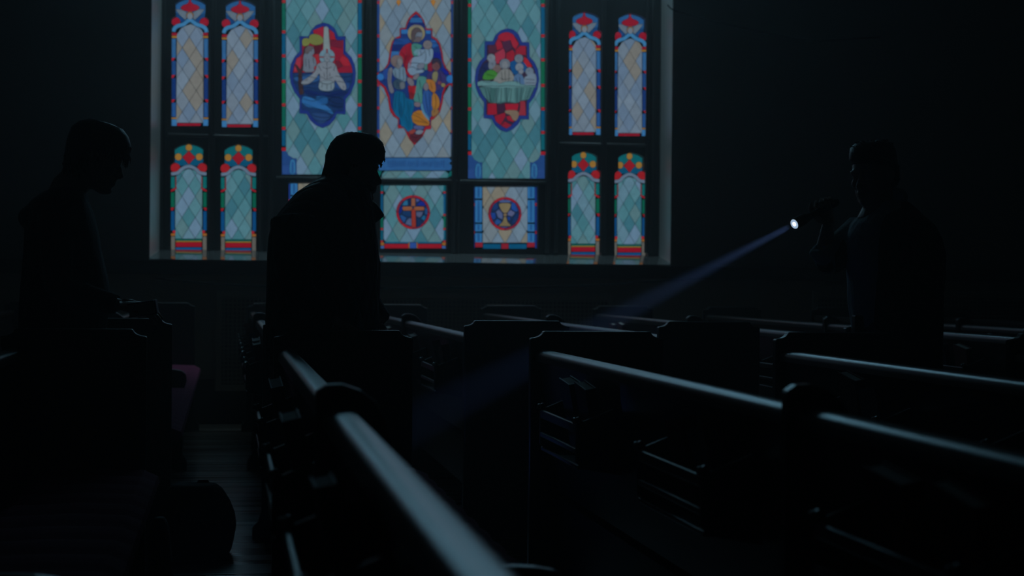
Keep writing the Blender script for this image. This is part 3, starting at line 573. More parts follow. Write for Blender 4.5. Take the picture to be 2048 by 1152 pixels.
# --- small square lights under them
def roundel(W_, cx, cy, r, items):
    W_.piece((24,40,66), circ(cx, cy, r, 32), 2, .5, 'glass_piece')
    for k in range(8):
        a0, a1 = math.pi/4*k+.02, math.pi/4*(k+1)-.02
        a = [(cx+r*math.cos(a0+(a1-a0)*t/5), cy+r*math.sin(a0+(a1-a0)*t/5)) for t in range(6)]; b = [(cx+(r-4.2)*math.cos(a0+(a1-a0)*t/5), cy+(r-4.2)*math.sin(a0+(a1-a0)*t/5)) for t in range(5, -1, -1)]
        W_.piece([(146,20,36),(120,24,44),(152,24,34)][k % 3], a+b, 3, .2, 'glass_piece')
    for it in items: W_.piece(it[0], it[1], it[2], .45, 'glass_piece')
def lowlight(x0, y0, x1, y1, nx, ny, cols, label, kind):
    W_ = Window(rect(x0, y0, x1, y1), ID, label); P = W_.piece
    cx, cy = (x0+x1)/2, y0+54.5
    if kind == 'cross':
        W_.lattice(rect(x0+7, y0+1, x1-4, y1-13), nx, ny, 28.3, 48.6, cols, circ(cx, cy, 33.7))
        for sx in (0, 1):
            Q = (lambda p: [(x0+x1-x, y) for x, y in p]) if sx else (lambda p: p)
            for a, b, c in ((1,13,(6,84,92)),(17,58,(4,72,104)),(62,86,(6,84,66)),(90,112,(6,78,96))): P(c, Q(rect(x0+1, y0+a, x0+6, y0+b)), 1, .1)
            for a in (15, 60, 88, 113): P((150,30,36), Q(rect(x0+1, y0+a-2, x0+6, y0+a+2)), 2, .2)
            P((140,90,40), Q(rect(x0+1, y0+115, x0+8, y0+121)), 2, .2); P((60,90,140), Q(rect(x0+1, y0+122, x0+8, y1-.5)), 2, .2)
            P((6,74,100), Q(rect(x0+9, y0+114, cx-8, y0+117)), 1, .1); P((146,18,32), Q(rect(x0+9, y0+118, cx-9, y1-1)), 2, .3); P((140,96,50), Q(rect(cx-9, y0+115, cx-7, y1-1)), 2, .1)
        P((40,70,130), rect(cx-6.5, y0+115, cx+6.5, y1-1), 2, .2)
        f = med_tf(cx-46, cy-54.5+0, .0868); g = lambda p: [f(q) for q in p]
        roundel(W_, cx, cy, 33.7, [((38,96,128), g([(300,430),(330,370),(400,350),(415,440),(400,470),(270,470)]), 4), ((18,36,70), g([(425,330),(480,320),(480,480),(425,470)]), 4), ((74,80,128), g([(590,320),(650,330),(680,360),(610,400)]), 4), ((20,34,118), g([(600,470),(700,370),(780,400),(820,490)]), 4), ((16,30,110), g([(240,490),(290,500),(270,600),(230,670),(205,640)]), 4), ((20,48,84), g([(290,600),(480,600),(480,730),(400,730),(270,670)]), 4), ((32,70,116), g([(225,700),(270,690),(380,750),(320,870),(260,800)]), 4), ((74,84,112), g([(430,770),(490,770),(500,950),(350,900),(380,820)]), 4), ((76,80,104), g([(600,620),(760,620),(720,720),(670,750),(600,710)]), 4), ((28,70,112), g([(800,510),(860,560),(860,680),(800,680)]), 4), ((22,84,116), g([(780,690),(820,740),(790,830),(710,770)]), 4), ((18,40,72), g([(610,770),(650,750),(750,850),(700,940),(610,980)]), 4),
            ((136,78,54), g([(485,320),(505,300),(555,300),(575,320),(575,490),(485,490)]), 5), ((136,78,50), g([(290,500),(480,495),(520,540),(480,590),(300,590),(280,545)]), 5), ((136,78,50), g([(570,500),(770,500),(790,545),(770,585),(580,590),(540,540)]), 5), ((140,46,34), g([(490,590),(535,548),(580,590),(590,960),(570,975),(495,975)]), 6)])
    else:
        W_.lattice(rect(x0+19, y0+1, x1-18, y1-13), nx, ny, 28.6, 48.8, cols, circ(cx, cy, 33))
        for sx in (0, 1):
            Q = (lambda p: [(x0+x1-x, y) for x, y in p]) if sx else (lambda p: p)
            for a, b in ((0,24),(26,72),(74,90),(92,112)): P((46,104,148), Q(rect(x0+4, y0+a+1, x0+18, y0+b)), 1, .3); P((32,80,126), Q(rect(x0+9, y0+a+3, x0+13, y0+b-3)), 2, .2)
            P((24,50,120), Q(rect(x0+.5, y0+2, x0+3, y1-2)), 1, .1)
            for a in (36, 92): P((150,30,44), Q(rect(x0+.5, y0+a-3, x0+3, y0+a+3)), 2, .1)
            P((134,26,40), Q(rect(x0+4, y0+112, x0+19, y1-4)), 2, .4); P((6,74,104), Q(rect(x0+20, y0+115, cx-8, y1-1)), 1, .2)
        P((134,26,40), rect(cx-7, y0+114, cx+7, y1-1), 2, .4)
        f = med_tf(cx-50, cy-57.6, .0868); g = lambda p: [f(q) for q in p]
        roundel(W_, cx, cy, 33, [((72,84,124), g([(440,370),(520,345),(640,345),(720,370),(710,405),(450,405)]), 4), ((22,48,90), g([(280,580),(300,470),(400,395),(430,540),(350,600)]), 4), ((30,66,126), g([(720,400),(800,420),(880,600),(820,620),(720,560)]), 4), ((78,86,118), g([(365,610),(440,565),(520,660),(520,800),(420,750)]), 4), ((86,88,118), g([(640,640),(700,575),(810,640),(740,730),(640,700)]), 4), ((26,58,120), g([(250,640),(350,640),(370,760),(310,810),(260,740)]), 4), ((34,72,124), g([(330,850),(400,780),(490,840),(480,890),(370,920)]), 4), ((22,52,116), g([(640,730),(700,740),(690,830),(640,800)]), 4), ((20,44,84), g([(830,650),(890,650),(860,800),(780,900),(710,880)]), 4), ((50,66,116), g([(470,965),(650,965),(620,990),(500,990)]), 4),
            ((122,104,72), smooth(g([(435,420),(710,420),(705,500),(650,610),(610,650),(540,650),(490,590),(445,500)]), 1), 5), ((124,100,70), g([(545,665),(610,665),(618,700),(600,720),(550,720),(535,695)]), 6), ((118,100,68), g([(550,735),(600,735),(630,850),(700,925),(710,950),(430,950),(440,925),(520,850)]), 5)])
    W_.done()
lowlight(577, 366, 705, 494, 613, 382, pick(*CREAM), 'small left square light with blue side columns, behind the man in the parka', 'cup')
lowlight(760, 370, 892, 497.5, 799, 386.5, pick(*TEAL), 'small square light with an orange cross in a roundel', 'cross')
lowlight(946, 373, 1073, 498.5, 1010, 390, pick(*CREAM), 'small square light with a golden chalice in a roundel', 'cup')
upper_lancet((343.2, -2.4, 417.8, 253), 'leftmost tall lancet light with red top and pale diamonds')
upper_lancet((443.5, 1.0, 517.5, 255.5), 'second tall lancet light with red top and pale diamonds')
upper_lancet((1135.2, 25.2, 1202, 271), 'tall lancet light with red top, third from the left')
upper_lancet((1226.6, 28.2, 1293.8, 273.2), 'rightmost tall lancet light with red top and pale diamonds')
lower_lancet((341.2, 289.4, 414.4, 502.4), 'leftmost low lancet light with green top and red diamond')
lower_lancet((441, 290.7, 513, 503.7), 'second low lancet light with green top and red diamond')
lower_lancet((1133.3, 304.8, 1199.5, 511.6), 'low lancet light with green top, third from the left')
lower_lancet((1225.8, 306.9, 1291.5, 512.8), 'rightmost low lancet light with green top and red diamond')
# upper lights outside the frame (they light the nave): one plain sheet of small panes each
def topper(x0, x1, y0, y1, cols):
    WN[0] += 1; e = empty('window_%d' % WN[0], (0, YG, 0), 'upper light above the picture', kind='structure')
    o = rect(x0, y0, x1, y1); pts = [(at(x, y, YG).x, at(x, y, YG).z) for x, y in o]; HOLES.append(pts)
    MB().prism(pts, 'y', 0, .02).build('lead_backing', M_lead, e)
    m = MB(); c = glass(cols, True)
    ny = max(2, int((y1-y0)/40)); nx = max(1, int((x1-x0)/30))
    for i in range(nx):
        for j in range(ny):
            a = at(x0+(x1-x0)*(i+.04)/nx, y1-(y1-y0)*(j+.04)/ny, YG); b_ = at(x0+(x1-x0)*(i+.96)/nx, y1-(y1-y0)*(j+.96)/ny, YG)
            m.box((a.x, -.006, a.z), (b_.x, -.002, b_.z))
    tag(m.build('small_panes', c, e), kind='stuff')
TP = (88, 124, 136)
for x0, x1 in ((343, 418), (443, 518)): topper(x0, x1, -330, -50, TP)
for x0, x1 in ((1135, 1202), (1227, 1294)): topper(x0, x1, -310, -30, TP)
for x0, x1 in ((563, 724), (753, 908), (934, 1090)): topper(x0, x1, -430, -240, TP)
# tracery plate with the lights cut out, strip by strip
def tracery():
    mb = MB(); zt_, zb_ = otop, fsl-.02
    zs = sorted({round(p[1], 4) for h in HOLES for p in h if zb_ < p[1] < zt_} | {zb_, zt_})
    def span(h, z):
        xs = []
        for i in range(len(h)):
            a, b = h[i], h[(i+1) % len(h)]
            if (a[1]-z)*(b[1]-z) <= 0 and abs(a[1]-b[1]) > 1e-7: xs.append(a[0]+(b[0]-a[0])*(z-a[1])/(b[1]-a[1]))
        return (min(xs), max(xs)) if len(xs) >= 2 else None
    for z0, z1 in zip(zs[:-1], zs[1:]):
        if z1-z0 < 2e-4: continue
        cur0, cur1 = fl-.05, fl-.05; e = (z1-z0)*.02
        hs = [h for h in HOLES if span(h, (z0+z1)/2)]; hs.sort(key=lambda h: span(h, (z0+z1)/2)[0])
        for h in hs+[None]:
            if h is None: a0 = a1 = frr+.05
            else:
                s0, s1 = span(h, z0+e), span(h, z1-e)
                if not s0 or not s1: continue
                a0, a1 = s0[0], s1[0]
            if a0 > cur0: mb.add([(cur0, YF, z0), (a0, YF, z0), (a1, YF, z1), (cur1, YF, z1)], [(0, 1, 2, 3)])
            if h is not None: cur0, cur1 = s0[1], s1[1]
    for h in HOLES:
        n = len(h); mb.add([(p[0], YF, p[1]) for p in h]+[(p[0], YG+.02, p[1]) for p in h], [(i, (i+1) % n, (i+1) % n+n, i+n) for i in range(n)])
    return mb.build('trim_6', M_stone)
tag(tracery(), 'dark painted tracery holding the stained glass lights', kind='structure')
mul = MB()
def vbar(x, y0, y1, r):
    a, c = at(x, y0, YF), at(x, y1, YF); mul.tube([(a.x, YF, a.z), (a.x, YF, c.z)], r, 10)
for x, r in ((331, .022), (428, .018), (434, .012), (530, .02), (549, .022), (733, .016), (742, .022), (916, .022), (925, .016), (1104, .022), (1122, .018), (1212, .012), (1217, .018), (1302, .018), (1310, .02)):
    vbar(x, -500, 506, r)
for x0, x1, y, r in ((552, 1100, 361, .016), (336, 540, 272, .014), (1112, 1308, 289, .014)):
    a, c = at(x0, y, YF), at(x1, y, YF); zz = (a.z+c.z)/2; mul.tube([(a.x, YF, zz), (c.x, YF, zz)], r, 8)
tag(mul.build('trim_7', M_stone, None, True), 'rounded mullion mouldings between the lights', kind='structure')
# outer wall behind the glass closes the opening
tag(MB().box((ol-.3, T-.05, osl-.3), (orr+.3, T, otop+.3)).build('trim_8', M_lead), 'outer storm plate behind the glass', kind='structure')
# ------------------------------------------------------------------ pews
X0, PITCH, PW = -.748, .915, .4911
TOPZ = 1.16-.1685; RAILZ = .925
YN, YFB, YGE = 6.211, 7.9255, 13.75
CACHE = {}
def cached(key, fn, name, m, parent, smooth=False, bevel=0, loc=(0, 0, 0), seg=2):
    if key in CACHE: o = link_mesh(name, CACHE[key], None, parent)
    else:
        o = fn().build(name, m, parent, smooth); CACHE[key] = o.data
    if bevel:
        b = o.modifiers.new('bevel', 'BEVEL'); b.width = bevel; b.segments = seg; b.limit_method = 'ANGLE'
    o.location = loc; return o
def end_panel():
    n = 6; o = [(-.04, 0), (-.04, .05), (-.015, .075), (0, .13), (0, TOPZ-.025)]
    for k in range(1, n+1):
        t = math.pi/2*k/n; o.append((.047*math.sin(t), TOPZ-.025+.025*(1-math.cos(t))))
    o[-1] = (.047, TOPZ)
    o += [(PW-.047, TOPZ)]+[(PW-.047+.047*(1-math.cos(math.pi/2*k/n)), TOPZ-.025*math.sin(math.pi/2*k/n)) for k in range(1, n+1)]
    o += [(PW, .13), (PW+.015, .075), (PW+.04, .05), (PW+.04, 0)]
    return MB().prism(o, 'y', 0, .045)
def divider():
    o = [(-.03, 0), (-.03, .06), (.0, .10), (.0, .955), (.02, .968), (.05, .97), (.085, .958), (.115, .935), (.135, .90), (.15, .84), (.17, .74), (.20, .66), (.25, .63), (.42, .62), (.465, .612), (.49, .59), (.495, .55), (.48, .50), (.475, .10), (.5, .06), (.5, 0)]
    return MB().prism(o, 'y', 0, .045)
def rail(L):
    o = []
    for k in range(13):
        t = math.pi*k/12; o.append((.047-.031*math.cos(t)*(1 if k < 13 else 1), RAILZ-.026+.026*math.sin(t)**.5 if 0 < k < 12 else RAILZ-.026))
    o += [(.078, RAILZ-.040), (.016, RAILZ-.040)]
    return MB().prism(o, 'y', 0, L)
def back(L): return MB().prism([(.030, RAILZ-.04), (.056, RAILZ-.04), (.125, .42), (.125, .16), (.10, .16), (.10, .42)], 'y', 0, L)
def seat(L): return MB().prism([(.10, .425), (.50, .445), (.515, .43), (.50, .405), (.10, .39)], 'y', 0, L).box((.44, 0, .30), (.46, L, .40))
def cushion(L):
    mb = MB(); n = int(L/.06); prof = [(.13, .0), (.13, .05), (.16, .065), (.34, .072), (.49, .066), (.535, .045), (.54, .02), (.52, .0)]
    v = []; f = []
    for i in range(n+1):
        y = L*i/n; k = i % 4
        s_ = .84 if k == 0 else (.96 if k in (1, 3) else 1.0)
        if i in (0, n): s_ = .8
        for (x, z) in prof: v.append((.335+(x-.335)*(1 if k else .985), y, .445+z*s_)) 
    m = len(prof)
    for i in range(n):
        for k in range(m): f.append((i*m+k, i*m+(k+1) % m, (i+1)*m+(k+1) % m, (i+1)*m+k))
    f += [tuple(range(m-1, -1, -1)), tuple(n*m+k for k in range(m))]
    return mb.add(v, f)
def book_rack():
    L = .60; mb = MB()
    mb.box((-.065, 0, .62), (.07, L, .632))            # ledge
    for y in (0, L-.012): mb.prism([(.07, .60), (-.045, .62), (-.07, .64), (-.07, .77), (-.06, .775), (-.05, .76), (.05, .80)], 'y', y, y+.012)
    mb.box((-.07, .012, .725), (-.058, L-.012, .752)); mb.box((-.07, .012, .665), (-.058, L-.012, .680))
    return mb
def knobs():
    return MB().ball((0, 0, 0), .010, nu=8, nv=5)
def pew(x, y0, y1, lab, racks, mirror=False):
    """end panels at y0 (near) and y1 (far)"""
    L = y1-y0
    e = empty('church_pew', (x, y0, 0), lab, 'pew', 'pews of dark varnished wood')
    cached('end', end_panel, 'end_panel', M_wood, e, bevel=.012, seg=3, loc=(0, 0, 0)); cached('end', end_panel, 'end_panel', M_wood, e, bevel=.012, seg=3, loc=(0, L-.045, 0))
    key = 'n' if y0 < 2 else 'f'
    cached('rail'+key, lambda: rail(L-.09), 'top_rail', M_rail, e, True, loc=(0, .045, 0)).data.set_sharp_from_angle(angle=.9)
    cached('back'+key, lambda: back(L-.09), 'backrest', M_wood, e, loc=(0, .045, 0))
    cached('seat'+key, lambda: seat(L-.09), 'seat', M_wood, e, loc=(0, .045, 0), bevel=.004)
    cached('div', divider, 'divider', M_wood, e, bevel=.008, loc=(0, L/2-.02, 0), seg=3)
    h = L/2-.02-.045-.02
    cached('cush'+key, lambda: cushion(h), 'seat_cushion', M_cush, e, loc=(0, .055, 0), smooth=False); cached('cush'+key, lambda: cushion(h), 'seat_cushion', M_cush, e, loc=(0, L/2+.035, 0))
    for d in racks:      # distance from the far end
        r = cached('rack', book_rack, 'book_rack', M_wood, e, loc=(0, L-d-.6, 0), bevel=.003)
        cached('knob', knobs, 'knob', M_brass, r, loc=(-.072, .006, .762)); cached('knob', knobs, 'knob', M_brass, r, loc=(-.072, .594, .762))
    return e
def hymnal(x, y, lab, cover, tilt, lean, grp, thick=.036, h=.225):
    e = empty('hymnal', (x, y, .633), lab, 'book', grp)
    c = M_red if cover == 'maroon' else M_navy
    k = 'hymnal'+cover
    def cov():
        return MB().box((0, 0, 0), (.004, .15, .225)).box((.032, 0, 0), (.036, .15, .225)).box((0, -.004, 0), (.036, 0, .225))
    cached(k, cov, 'cover', c, e, bevel=0)
    cached('pages', lambda: MB().box((.004, .001, .004), (.032, .145, .221)), 'pages', M_paper, e)
    e.rotation_euler = (math.radians(tilt), math.radians(lean), 0)
    e.scale = (thick/.036, 1, h/.225)
    return e
NAMES = {-1: 'far left', 0: 'left', 1: 'second', 2: 'third', 3: 'fourth', 4: 'fifth', 5: 'sixth', 6: 'seventh', 7: 'eighth', 8: 'ninth'}
RK = [.62, 1.98, 3.30, 4.65]
ordn = ['first', 'second', 'third', 'fourth']
random.seed(11)
for i in range(0, 5):
    x = X0+i*PITCH-(.012 if i == 0 else 0)
    who = {0: 'leftmost near pew, in front of the boy', 1: 'near pew whose bright rail sweeps to the bottom centre', 2: 'third near pew, its long rail crossing the middle right', 3: 'fourth near pew, in front of the man with the flashlight', 4: 'fifth near pew at the right edge of the photo'}[i]
    racks = RK if i >= 1 else []
    pew(x, YN-5.85, YN, who, racks)
    for r, d in enumerate(racks[:3]):
        for q in range(2):
            if i == 4 and r > 0: continue
            hymnal(x+.004+.004*random.random(), YN-d-.6+.06+q*.25+random.uniform(-.02, .03), '%s hymnal in the %s rack from the far end of the %s near pew' % ('first' if q else 'second', ordn[r], NAMES[i] if i else 'left'),
                   ('navy' if (i+q+r) % 3 == 0 else 'maroon'), random.uniform(-9, 9), random.uniform(-13, -9), 'hymnals in the racks of the near pews', random.uniform(.03, .042), random.uniform(.215, .24))
for i in range(-1, 9):
    x = X0+i*PITCH+(.022 if i == 0 else 0)
    who = {-1: 'far pew at the left edge behind the boy', 0: 'far pew with plum seat cushion showing left of the aisle', 1: 'far pew directly right of the open floor, behind the parka man', 2: 'far pew with round topped divider right of the parka man'}.get(i, '%s far pew counted from the left of the window' % NAMES[i])
    pew(x, YFB, YGE, who, RK if i >= 1 else [])
    for r, d in enumerate(RK if i >= 1 else []):
        if i > 4 and r < 0: continue
        for q in range(2):
            if random.random() < .12: continue
            hymnal(x+.004+.004*random.random(), YGE-d-.6+.05+q*.26+random.uniform(-.02, .03), '%s hymnal in the %s rack from the wall of the %s far pew' % ('first' if q else 'second', ordn[r], NAMES[i]),
                   ('navy' if (i+q+r) % 3 == 0 else 'maroon'), random.uniform(-10, 10), random.uniform(-13, -9), 'hymnals in the racks of the far pews', random.uniform(.03, .042), random.uniform(.215, .24))
# ------------------------------------------------------------------ people
def head_rows():
    return [(-.03,.05,0,.02,.505),(-.20,.17,0,.17,.485),(-.32,.27,0,.25,.42),(-.40,.345,0,.305,.30),(-.43,.38,0,.33,.16),(-.425,.385,0,.335,.07),(-.41,.365,0,.325,.0),(-.37,.365,0,.305,-.08),(-.30,.37,0,.29,-.16),(-.20,.375,0,.265,-.24),(-.12,.37,0,.245,-.30),(-.05,.355,0,.215,-.36),(.03,.355,0,.17,-.43),(.12,.33,0,.11,-.48),(.2,.29,0,.05,-.505)]
def add_head(mb, Mx):
    mb.loft(head_rows(), 28, Mx)
    A = lambda *p: Mx @ Vector(p)
    k = Mx.to_scale().x; R3 = Mx.to_3x3()
    mb.tube([A(.35,0,.05), A(.385,0,-.02), A(.425,0,-.10), A(.45,0,-.155), A(.425,0,-.19)], [.028*k, .03*k, .04*k, .048*k, .035*k], 10)
    for s in (-1, 1):
        mb.ball(A(.40, s*.05, -.172), (.045, .038, .035), R3, 10, 6)
        mb.ball(A(.335, s*.13, .075), (.07, .11, .045), R3, 10, 6)
        mb.ball(A(.295, s*.14, .0), (.065, .07, .06), R3, 10, 6)
        mb.ball(A(.26, s*.17, -.12), (.09, .09, .09), R3, 10, 6)
        mb.ball(A(-.03, s*.335, -.04), (.07, .03, .12), R3, 10, 6); mb.ball(A(-.05, s*.355, .0), (.06, .025, .07), R3, 10, 6)
    mb.ball(A(.375, 0, -.262), (.045, .10, .028), R3, 10, 6); mb.ball(A(.37, 0, -.318), (.042, .09, .03), R3, 10, 6)
    mb.ball(A(.325, 0, -.43), (.07, .09, .06), R3, 10, 6)
def hair_mesh(Mx, rows, seed, locks=260, fringe=None, ll=.13):
    mb = MB().loft(rows, 28, Mx); rnd = random.Random(seed); k = Mx.to_scale().x
    for _ in range(locks):
        r = rows[rnd.randrange(1, len(rows)-1)]; t = rnd.uniform(0, 2*math.pi)
        cx, rx = (r[0]+r[1])/2, abs(r[1]-r[0])/2
        n = Vector((math.cos(t), math.sin(t), .25))
        p = Vector((cx+rx*math.cos(t)*.93, r[2]+r[3]*math.sin(t)*.93, r[4]))
        dwn = Vector((.25*n.x, .25*n.y, -1)) if fringe is None else Vector((fringe[0]+.2*n.x, .2*n.y, fringe[1]))
        a = p-n*.01; b_ = a+dwn*ll*.5+n*.022; c = a+dwn*ll*rnd.uniform(.9, 1.25)+n*rnd.uniform(-.03, .006)
        mb.tube([Mx @ a, Mx @ b_, Mx @ c], [.02*k, .016*k, .002*k], 5)
    return mb
def add_hand(mb, wrist, d, palm_n, curl=.35, size=.185, spread=.06, curls=None, side=1):
    """d: pointing direction, palm_n: direction the palm faces"""
    d = Vector(d).normalized(); pn = Vector(palm_n); pn = (pn-d*pn.dot(d)).normalized(); sd = d.cross(pn)*side
    w = Vector(wrist); L = size
    pts = [w, w+d*L*.18, w+d*L*.38, w+d*L*.50]; ws = [.026, .034, .042, .040]
    n = 12; v = []; f = []
    for p, r in zip(pts, ws):
        for k in range(n):
            t = 2*math.pi*k/n; v.append(p+sd*math.cos(t)*r+pn*math.sin(t)*r*.42)
    for i in range(3):
        for k in range(n): f.append((i*n+k, i*n+(k+1) % n, (i+1)*n+(k+1) % n, (i+1)*n+k))
    f += [tuple(range(n)), tuple(3*n+k for k in range(n))]
    mb.add(v, f)
    for q in range(4):
        ln = L*[.44, .50, .46, .36][q]; off = (q-1.5)*.0195
        p = w+d*L*.46+sd*off; ang = (curls[q] if curls else curl); dd = d+sd*(q-1.5)*spread; a = 0; path = [p]
        for s in (.42, .33, .25):
            a += ang; di = (dd*math.cos(a)+pn*math.sin(a)).normalized(); p = p+di*ln*s; path.append(p)
        mb.tube(path, [.0098, .0090, .0082, .0062], 8); mb.ball(path[-1], .0063, None, 8, 5)
    p = w+d*L*.12-sd*.028; path = [p, p-sd*.025+d*.03+pn*.008, p-sd*.035+d*.06+pn*.022, p-sd*.030+d*.082+pn*.034]
    mb.tube(path, [.014, .0125, .011, .008], 8); mb.ball(path[-1], .008, None, 8, 5)
def person(label, Y, neck_px, head_c, yawd, pitch, k, rows, hair, M_top, name_top, arms, legs_x, cat='person', extra_body=None, roll=0):
    """rows: (y_px, xl_px, xr_px, half depth m) of the garment; arms: list of joints"""
    hc = at(head_c[0], head_c[1], Y)
    rz = Matrix.Rotation(yawd, 4, 'Z') @ Matrix.Rotation(pitch, 4, 'Y') @ Matrix.Rotation(roll, 4, 'X')
    Mx = Matrix.Translation(hc) @ rz @ Matrix.Scale(k, 4)
    cx = (at(rows[-1][1], rows[-1][0], Y).x+at(rows[-1][2], rows[-1][0], Y).x)/2
    root = empty('person', (cx, Y, 0), label, cat)
    off = Vector((cx, Y, 0))
    def loc(mb): mb.v = [v-off for v in mb.v]; return mb
    body = MB(); add_head(body, Mx)
    nk = at(neck_px[0], neck_px[1], Y)
    body.tube([Mx @ Vector((-.12, 0, -.02)), Mx @ Vector((-.10, 0, -.25)), nk, nk+Vector((-.02, 0, -.1))], [.062, .058, .066, .09], 16)
    inner = []
    for (y, xl, xr, hd) in rows:
        a, b_ = at(xl, y, Y), at(xr, y, Y); m_, h_ = (a.x+b_.x)/2, (b_.x-a.x)/2; inner.append((m_-h_*.72, m_+h_*.72, Y, hd*.78, (a.z+b_.z)/2))
    body.loft(inner, 24)
    zhip = inner[-1][4]; shoe = MB(); trs = MB()
    trs.loft([(cx-.15, cx+.15, Y, .17, zhip+.14), (cx-.155, cx+.15, Y, .18, zhip), (cx-.14, cx+.14, Y, .17, zhip-.10)], 20)
    for s, lx in zip((-1, 1), legs_x):
        hip = Vector((cx, Y+s*.085, zhip)); kn = Vector((cx+lx*.5+.02, Y+s*.09, zhip*.52)); an = Vector((cx+lx, Y+s*.09, .09))
        body.tube([hip, kn, an], [.075, .052, .035], 12)
        trs.tube([hip, (hip+kn)/2, kn, (kn+an)/2, an], [.098, .086, .068, .064, .058], 14)
        fwd = 1 if math.cos(yawd) > 0 else -1
        body.tube([an+Vector((0, 0, -.02)), an+Vector((fwd*.13, 0, -.05))], [.035, .025], 10)
        shoe.tube([an+Vector((-fwd*.06, 0, -.045)), an+Vector((fwd*.02, 0, -.04)), an+Vector((fwd*.12, 0, -.052)), an+Vector((fwd*.19, 0, -.062))], [.04, .047, .038, .022], 12)
    top = MB(); lo = []
    for (y, xl, xr, hd) in rows:
        a, b_ = at(xl, y, Y), at(xr, y, Y); lo.append((a.x, b_.x, Y, hd, (a.z+b_.z)/2))
    top.loft(lo, 30, None, 2.25)
    hands = MB()
    for A in arms:
        J = [Vector(p) for p in A['joints']]     # shoulder, elbow, wrist
        r = A.get('r', (.062, .050, .036)); sl = A.get('sleeve', 1.0)
        mid = lambda a, b_, t: a+(b_-a)*t
        body.tube([J[0], mid(J[0], J[1], .5), J[1], mid(J[1], J[2], .4), J[2]], [.055, .047, .041, .037, .026], 12)
        end = mid(J[1], J[2], sl)
        top.tube([J[0], mid(J[0], J[1], .5), J[1], mid(J[1], J[2], .45*sl/1.0), end], [r[0]*1.15, r[0], r[1]*1.08, r[1]*.95, r[2]*1.1], 14)
        hmb = hands; add_hand(hmb, J[2], A['d'], A['pn'], A.get('curl', .35), A.get('size', .185), .05, A.get('curls'), A.get('side', 1))
    if extra_body: extra_body(body, top)
    bo = loc(body).remesh('body', .006, M_skin, root, 3, loc(hands))
    loc(top).remesh(name_top, .008, M_top, root, 3)
    loc(trs).remesh('trousers', .012, M_jean, root, 3); loc(shoe).build('shoes', M_shoe, root, True)
    hm = hair_mesh(Mx, *hair); loc(hm).build('hair', M_hair, root, True)
    return root, off, Mx
# --- boy in the hoodie, left
YP = 6.75
def px(x, y, dy=0): return at(x, y, YP+dy)
def hood(body, top):
    c = px(78, 436, .0); top.ball(c, (.078, .15, .055)); c = px(122, 404); top.ball(c, (.095, .15, .052)); c = px(102, 420); top.ball(c, (.09, .17, .058))
    top.ball(px(166, 402), (.022, .06, .035))
hb = [(-.08,.12,0,.10,.575),(-.28,.27,0,.25,.55),(-.41,.38,0,.34,.47),(-.49,.45,0,.40,.36),(-.50,.485,0,.41,.22),(-.50,.47,0,.40,.14),(-.49,.20,0,.39,.06),(-.47,.05,0,.38,-.06),(-.45,-.02,0,.35,-.18),(-.42,-.08,0,.30,-.28),(-.36,-.12,0,.22,-.34)]
def boy():
    r, off, Mx = person('dark haired boy in a grey hoodie, head bowed, reaching toward a book on the left', YP, (140, 372), (191, 316), 0, math.radians(17), .243,
      [(374,112,162,.07),(386,86,172,.13),(400,66,177,.18),(425,54,187,.21),(466,50,198,.225),(500,48,203,.22),(534,46,211,.22),(560,43,217,.21),(590,40,221,.21),(640,38,215,.21),(700,38,212,.21),(750,42,208,.20)],
      (hb, 5, 330, (.30, -.8), .15), M_hood, 'hoodie',
      [dict(joints=[px(112, 432, -.17), px(118, 578, -.22), px(236, 611, -.16)], d=(1, .15, -.10), pn=(0, .5, -1), curl=.25, sleeve=.94, side=-1),
       dict(joints=[px(112, 430, .17), px(128, 570, .22), px(240, 612, .12)], d=(1, -.1, -.1), pn=(0, -.5, -1), curl=.4, sleeve=.94)],
      (-.02, .04), extra_body=hood)
    return r
boy()
# book the boy holds
b0 = px(286, 617, -.1)
bk = empty('held_book', b0, 'dark closed book held flat in the hands of the hooded boy', 'book')
MB().box((-.052, -.09, -.026), (.046, .09, -.021)).box((-.052, -.09, .021), (.046, .09, .026)).box((.046, -.09, -.026), (.053, .09, .026)).build('cover', M_navy, bk, bevel=.003)
MB().box((-.048, -.086, -.021), (.045, .086, .021)).build('pages', M_paper, bk)
bk.rotation_euler = (0, math.radians(-9), 0)
